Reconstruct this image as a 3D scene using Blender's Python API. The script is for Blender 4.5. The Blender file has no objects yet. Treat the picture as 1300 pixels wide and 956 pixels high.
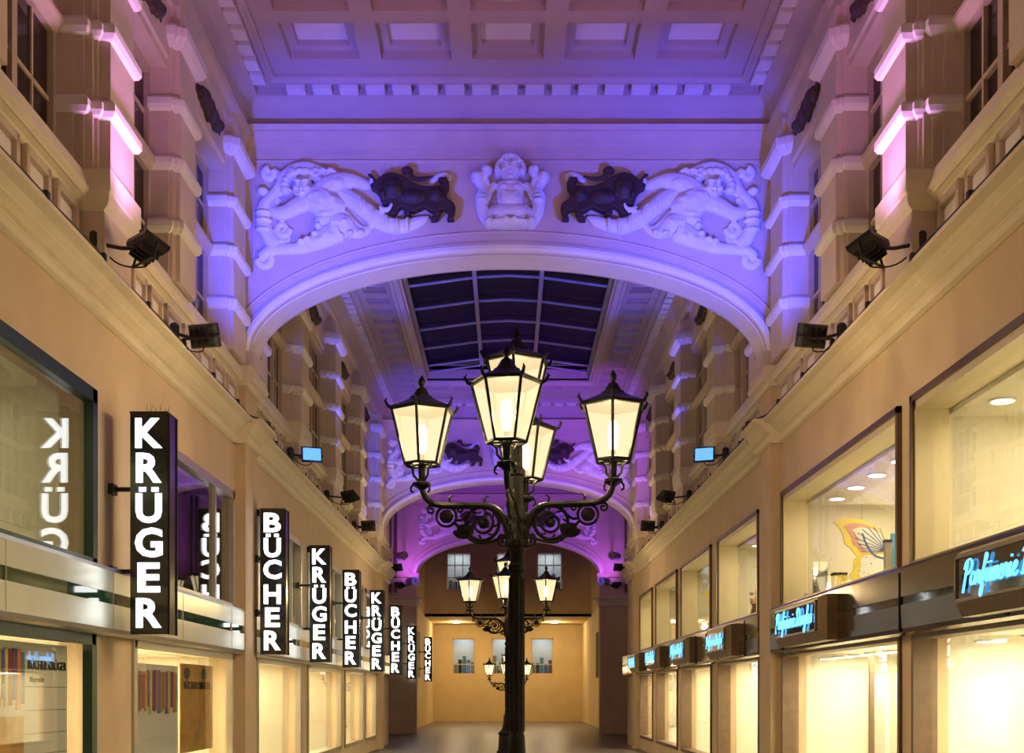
import bpy, bmesh, math, random
from mathutils import Vector, Matrix
random.seed(7)
PI = math.pi
# ------------------------------------------------------------------ camera, world, exposure
scene = bpy.context.scene
C = scene.collection
FPX, VX, VY, EYE = 1500.0, 645.0, 880.0, 1.65      # focal length in pixels, vanishing point, eye height
cam_d = bpy.data.cameras.new('camera'); cam = bpy.data.objects.new('camera', cam_d); C.objects.link(cam)
cam.location = (0, 0, EYE); cam.rotation_euler = (PI/2, 0, 0)
cam_d.sensor_width = 36; cam_d.lens = FPX/1300*36
cam_d.shift_x = (650-VX)/1300; cam_d.shift_y = (VY-478)/1300
cam_d.clip_start = .05; cam_d.clip_end = 300
scene.camera = cam
wd = bpy.data.worlds.new('night'); scene.world = wd; wd.use_nodes = True
wd.node_tree.nodes['Background'].inputs[0].default_value = (.02, .018, .03, 1)
wd.node_tree.nodes['Background'].inputs[1].default_value = .5
vs = scene.view_settings
vs.view_transform = 'Standard'; vs.look = 'None'; vs.gamma = 1; vs.use_curve_mapping = False; vs.exposure = 1.1
scene.cycles.max_bounces = 6; scene.cycles.diffuse_bounces = 3; scene.cycles.glossy_bounces = 4
scene.cycles.transparent_max_bounces = 16; scene.cycles.sample_clamp_indirect = 4
scene.cycles.use_denoising = True
scene.cycles.caustics_reflective = False; scene.cycles.caustics_refractive = False
# light levels (W)
LANTERN_W, ROOM_W, GROUND_W, FLOOD_W = 125, 30, 72, 110

# ------------------------------------------------------------------ materials
M = {}
def mat(name, col, rough=.6, metal=0, var=0, vscale=4, bump=0, bscale=30, emit=None, es=0, spec=.5, coat=0, stretch=None):
    m = bpy.data.materials.new(name); m.use_nodes = True; M[name] = m
    nt = m.node_tree; b = nt.nodes['Principled BSDF']
    b.inputs['Base Color'].default_value = (*col, 1); b.inputs['Roughness'].default_value = rough
    b.inputs['Metallic'].default_value = metal; b.inputs['Specular IOR Level'].default_value = spec
    b.inputs['Coat Weight'].default_value = coat
    if emit: b.inputs['Emission Color'].default_value = (*emit, 1); b.inputs['Emission Strength'].default_value = es
    if var or bump:
        tc = nt.nodes.new('ShaderNodeTexCoord'); src = tc.outputs['Object']
        if stretch:
            mp = nt.nodes.new('ShaderNodeMapping'); mp.inputs['Scale'].default_value = stretch
            nt.links.new(src, mp.inputs[0]); src = mp.outputs[0]
    if var:
        n = nt.nodes.new('ShaderNodeTexNoise'); n.inputs['Scale'].default_value = vscale; n.inputs['Detail'].default_value = 5
        nt.links.new(src, n.inputs['Vector'])
        r = nt.nodes.new('ShaderNodeValToRGB'); r.color_ramp.elements[0].position = .3; r.color_ramp.elements[1].position = .7
        r.color_ramp.elements[0].color = (*[c*(1-var) for c in col], 1); r.color_ramp.elements[1].color = (*[min(1, c*(1+var)) for c in col], 1)
        nt.links.new(n.outputs['Fac'], r.inputs[0]); nt.links.new(r.outputs[0], b.inputs['Base Color'])
    if bump:
        n2 = nt.nodes.new('ShaderNodeTexNoise'); n2.inputs['Scale'].default_value = bscale; n2.inputs['Detail'].default_value = 4
        nt.links.new(src, n2.inputs['Vector'])
        bp = nt.nodes.new('ShaderNodeBump'); bp.inputs['Strength'].default_value = bump; bp.inputs['Distance'].default_value = .02
        nt.links.new(n2.outputs['Fac'], bp.inputs['Height']); nt.links.new(bp.outputs[0], b.inputs['Normal'])
    return m
def glass(name, tint=(1, 1, 1), ior=1.5, refl=(1, 1, 1), rough=.0):
    m = bpy.data.materials.new(name); m.use_nodes = True; M[name] = m; nt = m.node_tree
    nt.nodes.remove(nt.nodes['Principled BSDF']); o = nt.nodes['Material Output']
    t = nt.nodes.new('ShaderNodeBsdfTransparent'); t.inputs[0].default_value = (*tint, 1)
    g = nt.nodes.new('ShaderNodeBsdfGlossy'); g.inputs['Color'].default_value = (*refl, 1); g.inputs['Roughness'].default_value = rough
    f = nt.nodes.new('ShaderNodeFresnel'); f.inputs[0].default_value = ior
    x = nt.nodes.new('ShaderNodeMixShader')
    geo = nt.nodes.new('ShaderNodeNewGeometry'); mx = nt.nodes.new('ShaderNodeMix')     # the same ratio at both faces of the thin sheet
    mx.inputs[2].default_value = ior; mx.inputs[3].default_value = 1/ior
    nt.links.new(geo.outputs['Backfacing'], mx.inputs[0]); nt.links.new(mx.outputs[0], f.inputs[0])
    nt.links.new(f.outputs[0], x.inputs[0]); nt.links.new(t.outputs[0], x.inputs[1]); nt.links.new(g.outputs[0], x.inputs[2])
    nt.links.new(x.outputs[0], o.inputs[0]); return m
def glowpane(name, col, strength, fac):
    m = bpy.data.materials.new(name); m.use_nodes = True; M[name] = m; nt = m.node_tree
    nt.nodes.remove(nt.nodes['Principled BSDF']); o = nt.nodes['Material Output']
    t = nt.nodes.new('ShaderNodeBsdfTransparent'); e = nt.nodes.new('ShaderNodeEmission')
    e.inputs[0].default_value = (*col, 1); e.inputs[1].default_value = strength
    x = nt.nodes.new('ShaderNodeMixShader'); x.inputs[0].default_value = fac
    nt.links.new(t.outputs[0], x.inputs[1]); nt.links.new(e.outputs[0], x.inputs[2]); nt.links.new(x.outputs[0], o.inputs[0]); return m
mat('plaster', (.66, .52, .42), .85, var=.06, vscale=2.5, bump=.25, bscale=60)
mat('plaster_pale', (.84, .76, .70), .8, var=.04, vscale=3, bump=.15, bscale=60)
mat('stucco', (.66, .50, .33), .9, var=.07, vscale=1.6, bump=.35, bscale=90)
mat('moulding', (.78, .67, .50), .75, var=.04, vscale=5, bump=.1, bscale=60)
mat('relief', (.85, .82, .80), .7, var=.05, vscale=9, bump=.25, bscale=45)
mat('bull', (.045, .022, .018), .55, var=.25, vscale=12, bump=.4, bscale=60)
mat('wreath', (.06, .028, .014), .6, var=.3, vscale=14, bump=.3, bscale=50)
mat('ceil', (.54, .43, .39), .85, var=.05, vscale=2, bump=.2, bscale=50)
mat('wood', (.55, .42, .32), .6, var=.08, vscale=8)
mat('nightglass', (.012, .010, .014), .12, spec=.6)
mat('skyglass', (.006, .005, .007), .4, spec=.12)
mat('skybar', (.45, .40, .42), .5, var=.08, vscale=6)
mat('iron', (.006, .0055, .005), .5, metal=0, spec=.15, var=.4, vscale=14, bump=.35, bscale=45)
mat('iron_post', (.006, .005, .0035), .6, metal=0, spec=.15, var=.5, vscale=10, bump=.5, bscale=30)
mat('black', (.012, .012, .013), .45)
mat('gloss_black', (.010, .010, .011), .18, coat=.3)
mat('cable', (.02, .017, .015), .6)
mat('satin', (.62, .62, .54), .28, metal=.75, var=.04, vscale=3, bump=.02, bscale=12)
mat('green_glass', (.004, .06, .035), .08, spec=.8, coat=.6)
mat('green', (.006, .035, .024), .35, var=.15)
mat('alu', (.50, .46, .38), .35, metal=.6, var=.05)
mat('bronze', (.11, .085, .06), .14, metal=.9, var=.12, vscale=1.2, bump=.05, bscale=4)
mat('bronze_frame', (.18, .125, .075), .35, metal=.6, var=.1)
mat('brown', (.14, .085, .05), .5, var=.15, vscale=8)
mat('darkpanel', (.010, .013, .012), .06, spec=.8, coat=.5)
mat('cream', (.86, .81, .66), .8, var=.02, vscale=1.5)
mat('cream_box', (.88, .84, .72), .7, var=.02)
mat('roomdark', (.05, .045, .06), .8, var=.1)
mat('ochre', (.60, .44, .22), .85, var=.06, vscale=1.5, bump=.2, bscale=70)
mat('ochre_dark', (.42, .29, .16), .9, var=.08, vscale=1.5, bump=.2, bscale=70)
mat('jamb', (.72, .62, .42), .4, metal=.2, var=.03)
mat('white', (.8, .8, .78), .6)
mat('paper', (.86, .84, .78), .7, var=.03, vscale=6)
mat('ink', (.02, .02, .02), .6)
mat('orange', (.70, .38, .08), .6, var=.25, vscale=7)
mat('yellow', (.85, .68, .10), .6, var=.08, vscale=5)
mat('pink', (.70, .34, .30), .6, var=.1, vscale=6)
mat('bluepaint', (.05, .12, .40), .5)
mat('grey', (.25, .25, .26), .5)
mat('vase', (.03, .025, .03), .2)
mat('teal', (.05, .25, .45), .4)
spines = [(.65, .05, .04), (.75, .50, .06), (.06, .12, .48), (.80, .66, .24), (.40, .03, .05), (.12, .07, .32), (.75, .22, .04), (.10, .25, .45), (.50, .36, .05)]
for i, c in enumerate(spines): mat('spine%d' % i, c, .55, var=.06)
mat('letter', (.9, .9, .9), .4, emit=(.93, .98, 1), es=1.4)
mat('neon', (.2, .6, 1), .4, emit=(.09, .45, 1.0), es=1.2)
mat('diffuser', (1, .95, .85), .4, emit=(1, .90, .66), es=5)
mat('lens_blue', (.3, .5, 1), .2, emit=(.06, .26, 1), es=.9)
mat('lens_pink', (.8, .3, 1), .2, emit=(.6, .2, 1), es=1.3)
mat('lens_dim', (.2, .15, .5), .2, emit=(.2, .15, 1), es=.12)
mat('led_red', (.8, .05, .05), .4, emit=(1, .05, .04), es=3)
mat('screen', (.5, .55, .6), .5, emit=(.75, .85, .85), es=.8)
glass('pane', (.97, .98, .97)); glass('pane_dark', (.75, .78, .78), 1.65)
glowpane('lampglass', (1, .78, .42), .62, .42); glowpane('bulb', (1, .80, .42), 16, .3)
# floor: large stone slabs
fm = mat('floor', (.10, .085, .07), .35)
nt = fm.node_tree; br = nt.nodes.new('ShaderNodeTexBrick'); tc = nt.nodes.new('ShaderNodeTexCoord')
br.inputs['Color1'].default_value = (.16, .13, .10, 1); br.inputs['Color2'].default_value = (.10, .085, .07, 1); br.inputs['Mortar'].default_value = (.03, .03, .03, 1)
br.inputs['Scale'].default_value = 1.6; br.inputs['Mortar Size'].default_value = .008
nt.links.new(tc.outputs['Object'], br.inputs[0]); nt.links.new(br.outputs[0], nt.nodes['Principled BSDF'].inputs['Base Color'])

# ------------------------------------------------------------------ mesh helpers
class MB:
    def __init__(s): s.v = []; s.f = []; s.smooth = False
    def add(s, vs_, fs):
        o = len(s.v); s.v += [tuple(v) for v in vs_]; s.f += [tuple(i+o for i in f) for f in fs]; return s
    def box(s, x0, x1, y0, y1, z0, z1):
        x0, x1 = min(x0, x1), max(x0, x1); y0, y1 = min(y0, y1), max(y0, y1); z0, z1 = min(z0, z1), max(z0, z1)
        return s.add([(x, y, z) for z in (z0, z1) for y in (y0, y1) for x in (x0, x1)],
                     [(0, 2, 3, 1), (4, 5, 7, 6), (0, 1, 5, 4), (2, 6, 7, 3), (0, 4, 6, 2), (1, 3, 7, 5)])
    def loft(s, loops, closed=True, cap=True):
        n = len(loops[0]); o = len(s.v); s.v += [tuple(p) for l in loops for p in l]
        for i in range(len(loops)-1):
            for j in range(n if closed else n-1):
                a = o+i*n+j; b = o+i*n+(j+1) % n; s.f.append((a, b, b+n, a+n))
        if cap and closed:
            s.f.append(tuple(o+j for j in range(n))[::-1]); s.f.append(tuple(o+(len(loops)-1)*n+j for j in range(n)))
        return s
    def tube(s, pts, r, n=8, cap=True, flat=None):
        pts = [Vector(p) for p in pts]; k = len(pts)
        rr = r if isinstance(r, (list, tuple)) else [r]*k
        loops = []; ref = None
        for i, p in enumerate(pts):
            t = (pts[min(i+1, k-1)]-pts[max(i-1, 0)])
            t = t.normalized() if t.length > 1e-9 else Vector((0, 0, 1))
            if ref is None:
                ref = Vector((0, 1, 0)) if abs(t.y) < .9 else Vector((1, 0, 0))
            a = (ref-t*ref.dot(t)).normalized(); b = t.cross(a); ref = a
            lp = []
            for j in range(n):
                q = a*math.cos(2*PI*j/n)*rr[i]+b*math.sin(2*PI*j/n)*rr[i]
                if flat: q.y *= flat
                lp.append(p+q)
            loops.append(lp)
        return s.loft(loops, True, cap)
    def lathe(s, prof, c=(0, 0, 0), n=16, ph=0):
        loops = [[(c[0]+r*math.cos(2*PI*j/n+ph), c[1]+r*math.sin(2*PI*j/n+ph), c[2]+z) for j in range(n)] for r, z in prof]
        return s.loft(loops)
    def ell(s, c, r, n=12, m=8):
        loops = []
        for i in range(1, m):
            a = PI*i/m
            loops.append([(c[0]+r[0]*math.sin(a)*math.cos(2*PI*j/n), c[1]+r[1]*math.sin(a)*math.sin(2*PI*j/n), c[2]-r[2]*math.cos(a)) for j in range(n)])
        return s.loft(loops)
    def poly(s, pts, y0, y1):          # outline in X-Z extruded along Y
        return s.loft([[(x, y0, z) for x, z in pts], [(x, y1, z) for x, z in pts]])
    def mesh(s, name):
        me = bpy.data.meshes.new(name); me.from_pydata(s.v, [], s.f)
        bm = bmesh.new(); bm.from_mesh(me); bmesh.ops.recalc_face_normals(bm, faces=bm.faces)
        if s.smooth:
            for f in bm.faces: f.smooth = True
        bm.to_mesh(me); bm.free(); return me
cache = {}
def put(o, parent=None, loc=(0, 0, 0), rot=(0, 0, 0), scale=(1, 1, 1)):
    C.objects.link(o); o.parent = parent; o.location = loc; o.rotation_euler = rot; o.scale = scale; return o
def part(name, mb, m, parent=None, loc=(0, 0, 0), rot=(0, 0, 0), scale=(1, 1, 1), key=None):
    """one mesh object; with a key the mesh data is shared by all pieces made under that key"""
    k = (key, m) if key else None
    if k and k in cache: me = cache[k]
    else:
        me = (mb() if callable(mb) else mb); me = me.mesh(name) if isinstance(me, MB) else me
        if not me.materials: me.materials.append(M[m])
        if k: cache[k] = me
    return put(bpy.data.objects.new(name, me), parent, loc, rot, scale)
def tag(o, label, cat, group=None, kind=None):
    o['label'] = label; o['category'] = cat
    if group: o['group'] = group
    if kind: o['kind'] = kind
    return o
def thing(name, label, cat, loc=(0, 0, 0), rot=(0, 0, 0), group=None, scale=(1, 1, 1), kind=None):
    o = put(bpy.data.objects.new(name, None), None, loc, rot, scale); o.empty_display_size = .1
    return tag(o, label, cat, group, kind)
def struct(name, mb, m, label=None):
    o = part(name, mb, m); o['kind'] = 'structure'
    if label: o['label'] = label
    return o
def sroot(name, label=None):
    o = put(bpy.data.objects.new(name, None)); o['kind'] = 'structure'; o.empty_display_size = .1
    if label: o['label'] = label
    return o
def light(kind, parent, loc, power, col, size=.1, aim=None, spot=None, size_y=None):
    l = bpy.data.lights.new('lamp_light', kind); l.energy = power; l.color = col
    if kind == 'POINT': l.shadow_soft_size = size
    if kind == 'SPOT': l.shadow_soft_size = size; l.spot_size = math.radians(spot or 120); l.spot_blend = .9
    if kind == 'AREA':
        l.shape = 'RECTANGLE'; l.size = size; l.size_y = size_y or size
    o = bpy.data.objects.new('lamp_light', l); C.objects.link(o); o.parent = parent; o.location = loc
    if aim is not None:
        o.rotation_euler = Vector(aim).to_track_quat('-Z', 'Y').to_euler()
    return o
def cat_rom(pts, n=6):
    P_ = [Vector(p) for p in pts]; P_ = [2*P_[0]-P_[1]]+P_+[2*P_[-1]-P_[-2]]; out = []
    for i in range(1, len(P_)-2):
        a, b, c, d = P_[i-1:i+3]
        for k in range(n):
            t = k/n
            out.append(.5*((2*b)+(c-a)*t+(2*a-5*b+4*c-d)*t*t+(3*b-a-3*c+d)*t**3))
    out.append(P_[-2]); return out
def interp(vals, n):
    out = []
    for i in range(n):
        t = i/(n-1)*(len(vals)-1); k = min(int(t), len(vals)-2); out.append(vals[k]+(vals[k+1]-vals[k])*(t-k))
    return out
def text_mesh(s, h=None, w=None, ext=.004, off=0.0):
    """flat lettering in the X-Z plane, centred, scaled to the height/width asked"""
    cu = bpy.data.curves.new('t', 'FONT'); cu.body = s; cu.extrude = .02; cu.offset = off; cu.resolution_u = 3
    o = bpy.data.objects.new('t', cu); C.objects.link(o)
    dg = bpy.context.evaluated_depsgraph_get(); me = bpy.data.meshes.new_from_object(o.evaluated_get(dg))
    bpy.data.objects.remove(o); bpy.data.curves.remove(cu)
    xs = [v.co.x for v in me.vertices]; ys = [v.co.y for v in me.vertices]
    cx, cy = (min(xs)+max(xs))/2, (min(ys)+max(ys))/2
    sy = h/(max(ys)-min(ys)) if h else None; sx = w/(max(xs)-min(xs)) if w else sy
    sy = sy or sx
    for v in me.vertices:
        x, y, z = v.co; v.co = ((x-cx)*sx, -z/.02*ext, (y-cy)*sy)
    me.materials.clear(); return me
def cells(ys, zs, holes, x0, x1):
    """wall slab between x0 and x1 with rectangular openings (y0,y1,z0,z1)"""
    Y = sorted(set(list(ys)+[a for h in holes for a in h[:2] if ys[0] < a < ys[1]])); Z = sorted(set(list(zs)+[a for h in holes for a in h[2:] if zs[0] < a < zs[1]]))
    mb = MB()
    for i in range(len(Y)-1):
        run = None
        for j in range(len(Z)-1):
            cy, cz = (Y[i]+Y[i+1])/2, (Z[j]+Z[j+1])/2
            solid = not any(h[0] < cy < h[1] and h[2] < cz < h[3] for h in holes)
            if solid and run is None: run = Z[j]
            if (not solid or j == len(Z)-2) and run is not None:
                mb.box(x0, x1, Y[i], Y[i+1], run, Z[j+1] if solid else Z[j]); run = None
    return mb
def sweep_y(prof, y0, y1, s=1):
    """moulding: closed profile of (x,z) run along Y, mirrored to side s"""
    return MB().loft([[(s*x, y0, z) for x, z in prof], [(s*x, y1, z) for x, z in prof]])

# ------------------------------------------------------------------ the measures of the passage
W, WU, WG, FR, PIL, PED = 3.88, 3.85, 4.05, 3.77, 3.67, 3.56
Z_SILL0, Z_SILL1, Z_WTOP, Z_CROWN, Z_CEIL = 5.93, 6.28, 8.62, 9.68, 10.2
Y0, A1, A2, A3, YEND, YBACK = -9.0, 16.8, 34.8, 47.8, 61.0, 69.0
ARCH_T = .7
SH0, SH1, FA0, FA1 = 2.85, 4.45, 2.20, 2.85          # shop window sill/top, fascia bottom/top

# ------------------------------------------------------------------ floor
struct('floor', MB().box(-8, 8, Y0, 76, -.1, 0), 'floor', 'dark stone paving of the passage')

# ------------------------------------------------------------------ ceilings
def frame_loops(x, y0, y1, prof):
    mb = MB(); mb.loft([[(-x+d, y0+d, z), (x-d, y0+d, z), (x-d, y1-d, z), (-x+d, y1-d, z)] for d, z in prof], True, False); return mb
COVE = [(0, 9.66), (.0, 9.72), (.03, 9.80), (.09, 9.92), (.17, 10.01), (.215, 10.04), (.215, 10.15), (.40, 10.15), (.40, 10.10), (.44, 10.10), (.47, 10.14), (.50, 10.15), (.50, Z_CEIL)]
def holes_plate(x0, x1, y0, y1, z, holes):
    X = sorted(set([x0, x1]+[a for h in holes for a in h[:2]])); Y = sorted(set([y0, y1]+[a for h in holes for a in h[2:]])); mb = MB()
    for i in range(len(X)-1):
        for j in range(len(Y)-1):
            cx, cy = (X[i]+X[i+1])/2, (Y[j]+Y[j+1])/2
            if not any(h[0] < cx < h[1] and h[2] < cy < h[3] for h in holes):
                mb.box(X[i], X[i+1], Y[j], Y[j+1], z, z+.05)
    return mb
def coffer_mb(w, d, h1, h2, st):
    mb = MB(); a, b = w/2-.004, d/2-.004
    def lp(i, z): return [(-a+i, -b+i, z), (a-i, -b+i, z), (a-i, b-i, z), (-a+i, b-i, z)]
    return mb.loft([lp(-.02, -.003), lp(0, -.004), lp(0, h1), lp(st, h1), lp(st, h1+h2)], True, False)
def coffer(ceil, cx, cy, w, d, h1=.11, h2=.08, st=.13):
    o = part('coffer', lambda: coffer_mb(w, d, h1, h2, st), 'ceil', ceil, (cx, cy, Z_CEIL), key=('coffer', w, d, h1))
    part('coffer_panel', lambda: MB().box(-w/2+st-.002, w/2-st+.002, -d/2+st-.002, d/2-st+.002, 0, .02), 'plaster_pale', o, (0, 0, h1+h2-.002), key=('cpanel', w, d, st))
def dentils(ceil, x, y0, y1, ends, sides, single):
    dn = lambda: MB().box(-.13, .13, -.085, .085, 0, .10)
    pts = []
    for e in ends:
        yy = y1-.30 if e else y0+.30
        n = int((2*x-.9)/.37); pts += [((i-(n-1)/2)*.37, yy, 0) for i in range(n)]
    for sd in (-1, 1):
        y = y1-.62
        while y > max(y0+.6, sides): pts.append((sd*(x-.30), y, PI/2)); y -= .37
    if single:
        for px, py, r in pts: part('dentil', dn, 'plaster_pale', ceil, (px, py, 10.045), (0, 0, r), key='dentil')
    else:
        mb = MB()
        for px, py, r in pts:
            a, b = (.13, .085) if r == 0 else (.085, .13); mb.box(px-a, px+a, py-b, py+b, 10.045, 10.145)
        part('dentil_row', mb, 'plaster_pale', ceil)['kind'] = 'stuff'
# near bay: coffered
holes1 = []; rows1 = [15.5-1.12*i for i in range(9)]; cols1 = [-2.464, -1.232, 0, 1.232, 2.464]
for y in rows1:
    for x in cols1: holes1.append((x-.478, x+.478, y-.43, y+.43))
ceil1 = struct('ceiling', holes_plate(-3.23, 3.23, Y0+.49, A1-.49, Z_CEIL, holes1), 'ceil', 'coffered ceiling bay in front of the near arch')
part('ceiling_cornice', frame_loops(3.73, Y0, A1, COVE), 'ceil', ceil1)
for y in rows1:
    for x in cols1: coffer(ceil1, x, y, .956, .86)
dentils(ceil1, 3.73, Y0, A1, (1,), 8.5, True)
part('ceiling_deck', MB().box(-4.4, 4.4, Y0, A1, 10.5, 10.6), 'ceil', ceil1)
# middle bay: skylight with a band of small coffers
B0 = A1+ARCH_T
SKX, SK0, SK1 = 2.2, 19.3, 32.3
sm = [18.55+.72*i for i in range(21)]
holes2 = [(-SKX, SKX, SK0, SK1)]
for y in sm:
    for sd in (-1, 1): holes2.append((min(sd*2.58, sd*3.08), max(sd*2.58, sd*3.08), y-.23, y+.23))
ex = [-2.0+.8*i for i in range(6)]
for x in ex: holes2.append((x-.3, x+.3, 33.0, 33.4))
ceil2 = struct('ceiling', holes_plate(-3.23, 3.23, B0+.49, A2-.49, Z_CEIL, holes2), 'ceil', 'ceiling bay with the dark skylight behind the near arch')
part('ceiling_cornice', frame_loops(3.73, B0, A2, COVE), 'ceil', ceil2)
for y in sm:
    for sd in (-1, 1): coffer(ceil2, sd*2.83, y, .5, .46, .06, .05, .07)
for x in ex: coffer(ceil2, x, 33.2, .6, .4, .06, .05, .07)
dentils(ceil2, 3.73, B0, A2, (1,), B0, False)
mb = MB().loft([[(-SKX-i, SK0-i, z), (SKX+i, SK0-i, z), (SKX+i, SK1+i, z), (-SKX-i, SK1+i, z)] for i, z in ((.30, Z_CEIL), (.27, 10.13), (.20, 10.13), (.17, 10.08), (.06, 10.08), (.03, 10.15), (0, 10.15), (0, 10.62))], True, False)
part('skylight_curb', mb, 'plaster', ceil2)
part('ceiling_deck', MB().box(-4.4, -2.2, B0, A2, 10.5, 10.6).box(2.2, 4.4, B0, A2, 10.5, 10.6).box(-2.2, 2.2, B0, SK0, 10.5, 10.6).box(-2.2, 2.2, SK1, A2, 10.5, 10.6), 'ceil', ceil2)
# skylight: three facets, two ribs, cross bars, single panes
sky = sroot('skylight', 'dark glazed skylight with pale bars in the ceiling')
def skz(x): return 10.42+.20*(1-min(1, max(0, (abs(x)-.72)/(SKX-.72))))+.04*(1-min(1, abs(x)/.72))
bars = [SK0+(SK1-SK0)*i/8.4 for i in range(9)]+[SK1]
cross = [(-SKX, skz(SKX)), (-.72, skz(.72)), (0, skz(0)), (.72, skz(.72)), (SKX, skz(SKX))]
for i, y in enumerate(bars):
    part('cross_bar', lambda: MB().tube([(x, 0, z) for x, z in cross], .032, 6), 'skybar', sky, (0, y, 0), key='skybar')
    if i < 9: part('wire', lambda: MB().tube([(x, 0, z+.10) for x, z in cross], .010, 5), 'skybar', sky, (0, y+.28, 0), key='skywire')
for sd in (-1, 1):
    part('rib', MB().box(sd*.72-.045, sd*.72+.045, SK0, SK1, skz(.72)-.06, skz(.72)+.06), 'skybar', sky)
    part('edge_bar', MB().box(sd*2.2, sd*2.14, SK0, SK1, skz(SKX)-.06, skz(SKX)+.02), 'skybar', sky)
for i in range(len(bars)-1):
    a, b = bars[i]+.02, bars[i+1]-.02
    if b-a < .1: continue
    for j in range(4):
        (xa, za), (xb, zb) = cross[j], cross[j+1]
        part('pane', MB().loft([[(xa, a, za+.14), (xb, a, zb+.14), (xb, b, zb+.14), (xa, b, za+.14)], [(xa, a, za+.16), (xb, a, zb+.16), (xb, b, zb+.16), (xa, b, za+.16)]]), 'skyglass', sky)
# bay behind the middle arch, wider; and the bay behind the far arch
B3, WID, YW = A2+ARCH_T, 5.2, 38.3
ceil3 = struct('ceiling', MB().box(-WID-.2, WID+.2, B3, A3, Z_CEIL, Z_CEIL+.1), 'ceil', 'plain ceiling bay between the middle and the far arch')
part('ceiling_cornice', frame_loops(WID, YW-1, A3, COVE), 'ceil', ceil3)
B4 = A3+ARCH_T
ceil4 = struct('ceiling', MB().box(-4.6, 4.6, B4, YEND, 9.4, 9.5), 'ochre_dark', 'ceiling behind the far arch')
# lower ceiling of the end passage
c5 = struct('ceiling', MB().box(-4.6, 4.6, YEND, YBACK+.2, 5.62, 5.75), 'ochre', 'low ceiling of the end passage')

# ------------------------------------------------------------------ side walls
# shop openings along Y: (y0, y1) for each side
OPEN = {1: [(2.0, 4.6), (5.2, 11.26), (11.66, 16.62), (18.2, 21.7), (22.5, 26.3), (27.0, 30.8), (31.6, 34.5)],
        -1: [(-1.0, 4.4), (5.0, 11.04), (12.2, 16.6), (18.2, 22.0), (22.8, 27.3), (28.0, 31.4), (32.0, 34.5)]}
# upper windows (y0,y1) by pilaster positions
PIL1 = [(2.72, 3.42, 0), (5.34, 6.04, 1), (7.96, 8.66, 0), (10.58, 11.24, 1), (13.22, 13.87, 0), (15.8, 16.52, 2)]
PIL2 = [(17.62, 18.0, 2), (20.3, 21.15, 1), (24.4, 25.25, 1), (28.5, 29.35, 1), (32.6, 33.4, 1)]
UPW = [(3.5, 5.22), (6.16, 7.9), (8.72, 10.44), (11.37, 13.19), (13.93, 15.74), (18.06, 20.14), (21.31, 24.24), (25.41, 28.34), (29.51, 32.44)]
SNAME = {-1: 'left', 1: 'right'}
SIDE = {-1: 'bookshop', 1: 'perfumery'}
LCORN = [(4.0, 5.18), (3.86, 5.18), (3.82, 5.20), (3.80, 5.25), (3.82, 5.285), (3.835, 5.295), (3.835, 5.315), (3.80, 5.33), (3.76, 5.365), (3.74, 5.38), (3.74, 5.40), (3.68, 5.45), (3.60, 5.48), (3.60, 5.52), (4.0, 5.52)]
SCORN = [(4.0, 5.99), (3.84, 5.99), (3.82, 6.0), (3.80, 6.03), (3.76, 6.05), (3.74, 6.05), (3.74, 6.075), (3.71, 6.10), (3.71, 6.13), (3.73, 6.16), (3.75, 6.24), (3.76, 6.28), (4.0, 6.28)]
def shift(prof, d): return [(x if x > 3.95 else x-d, z) for x, z in prof]
wn = 0
walls = {}
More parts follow.
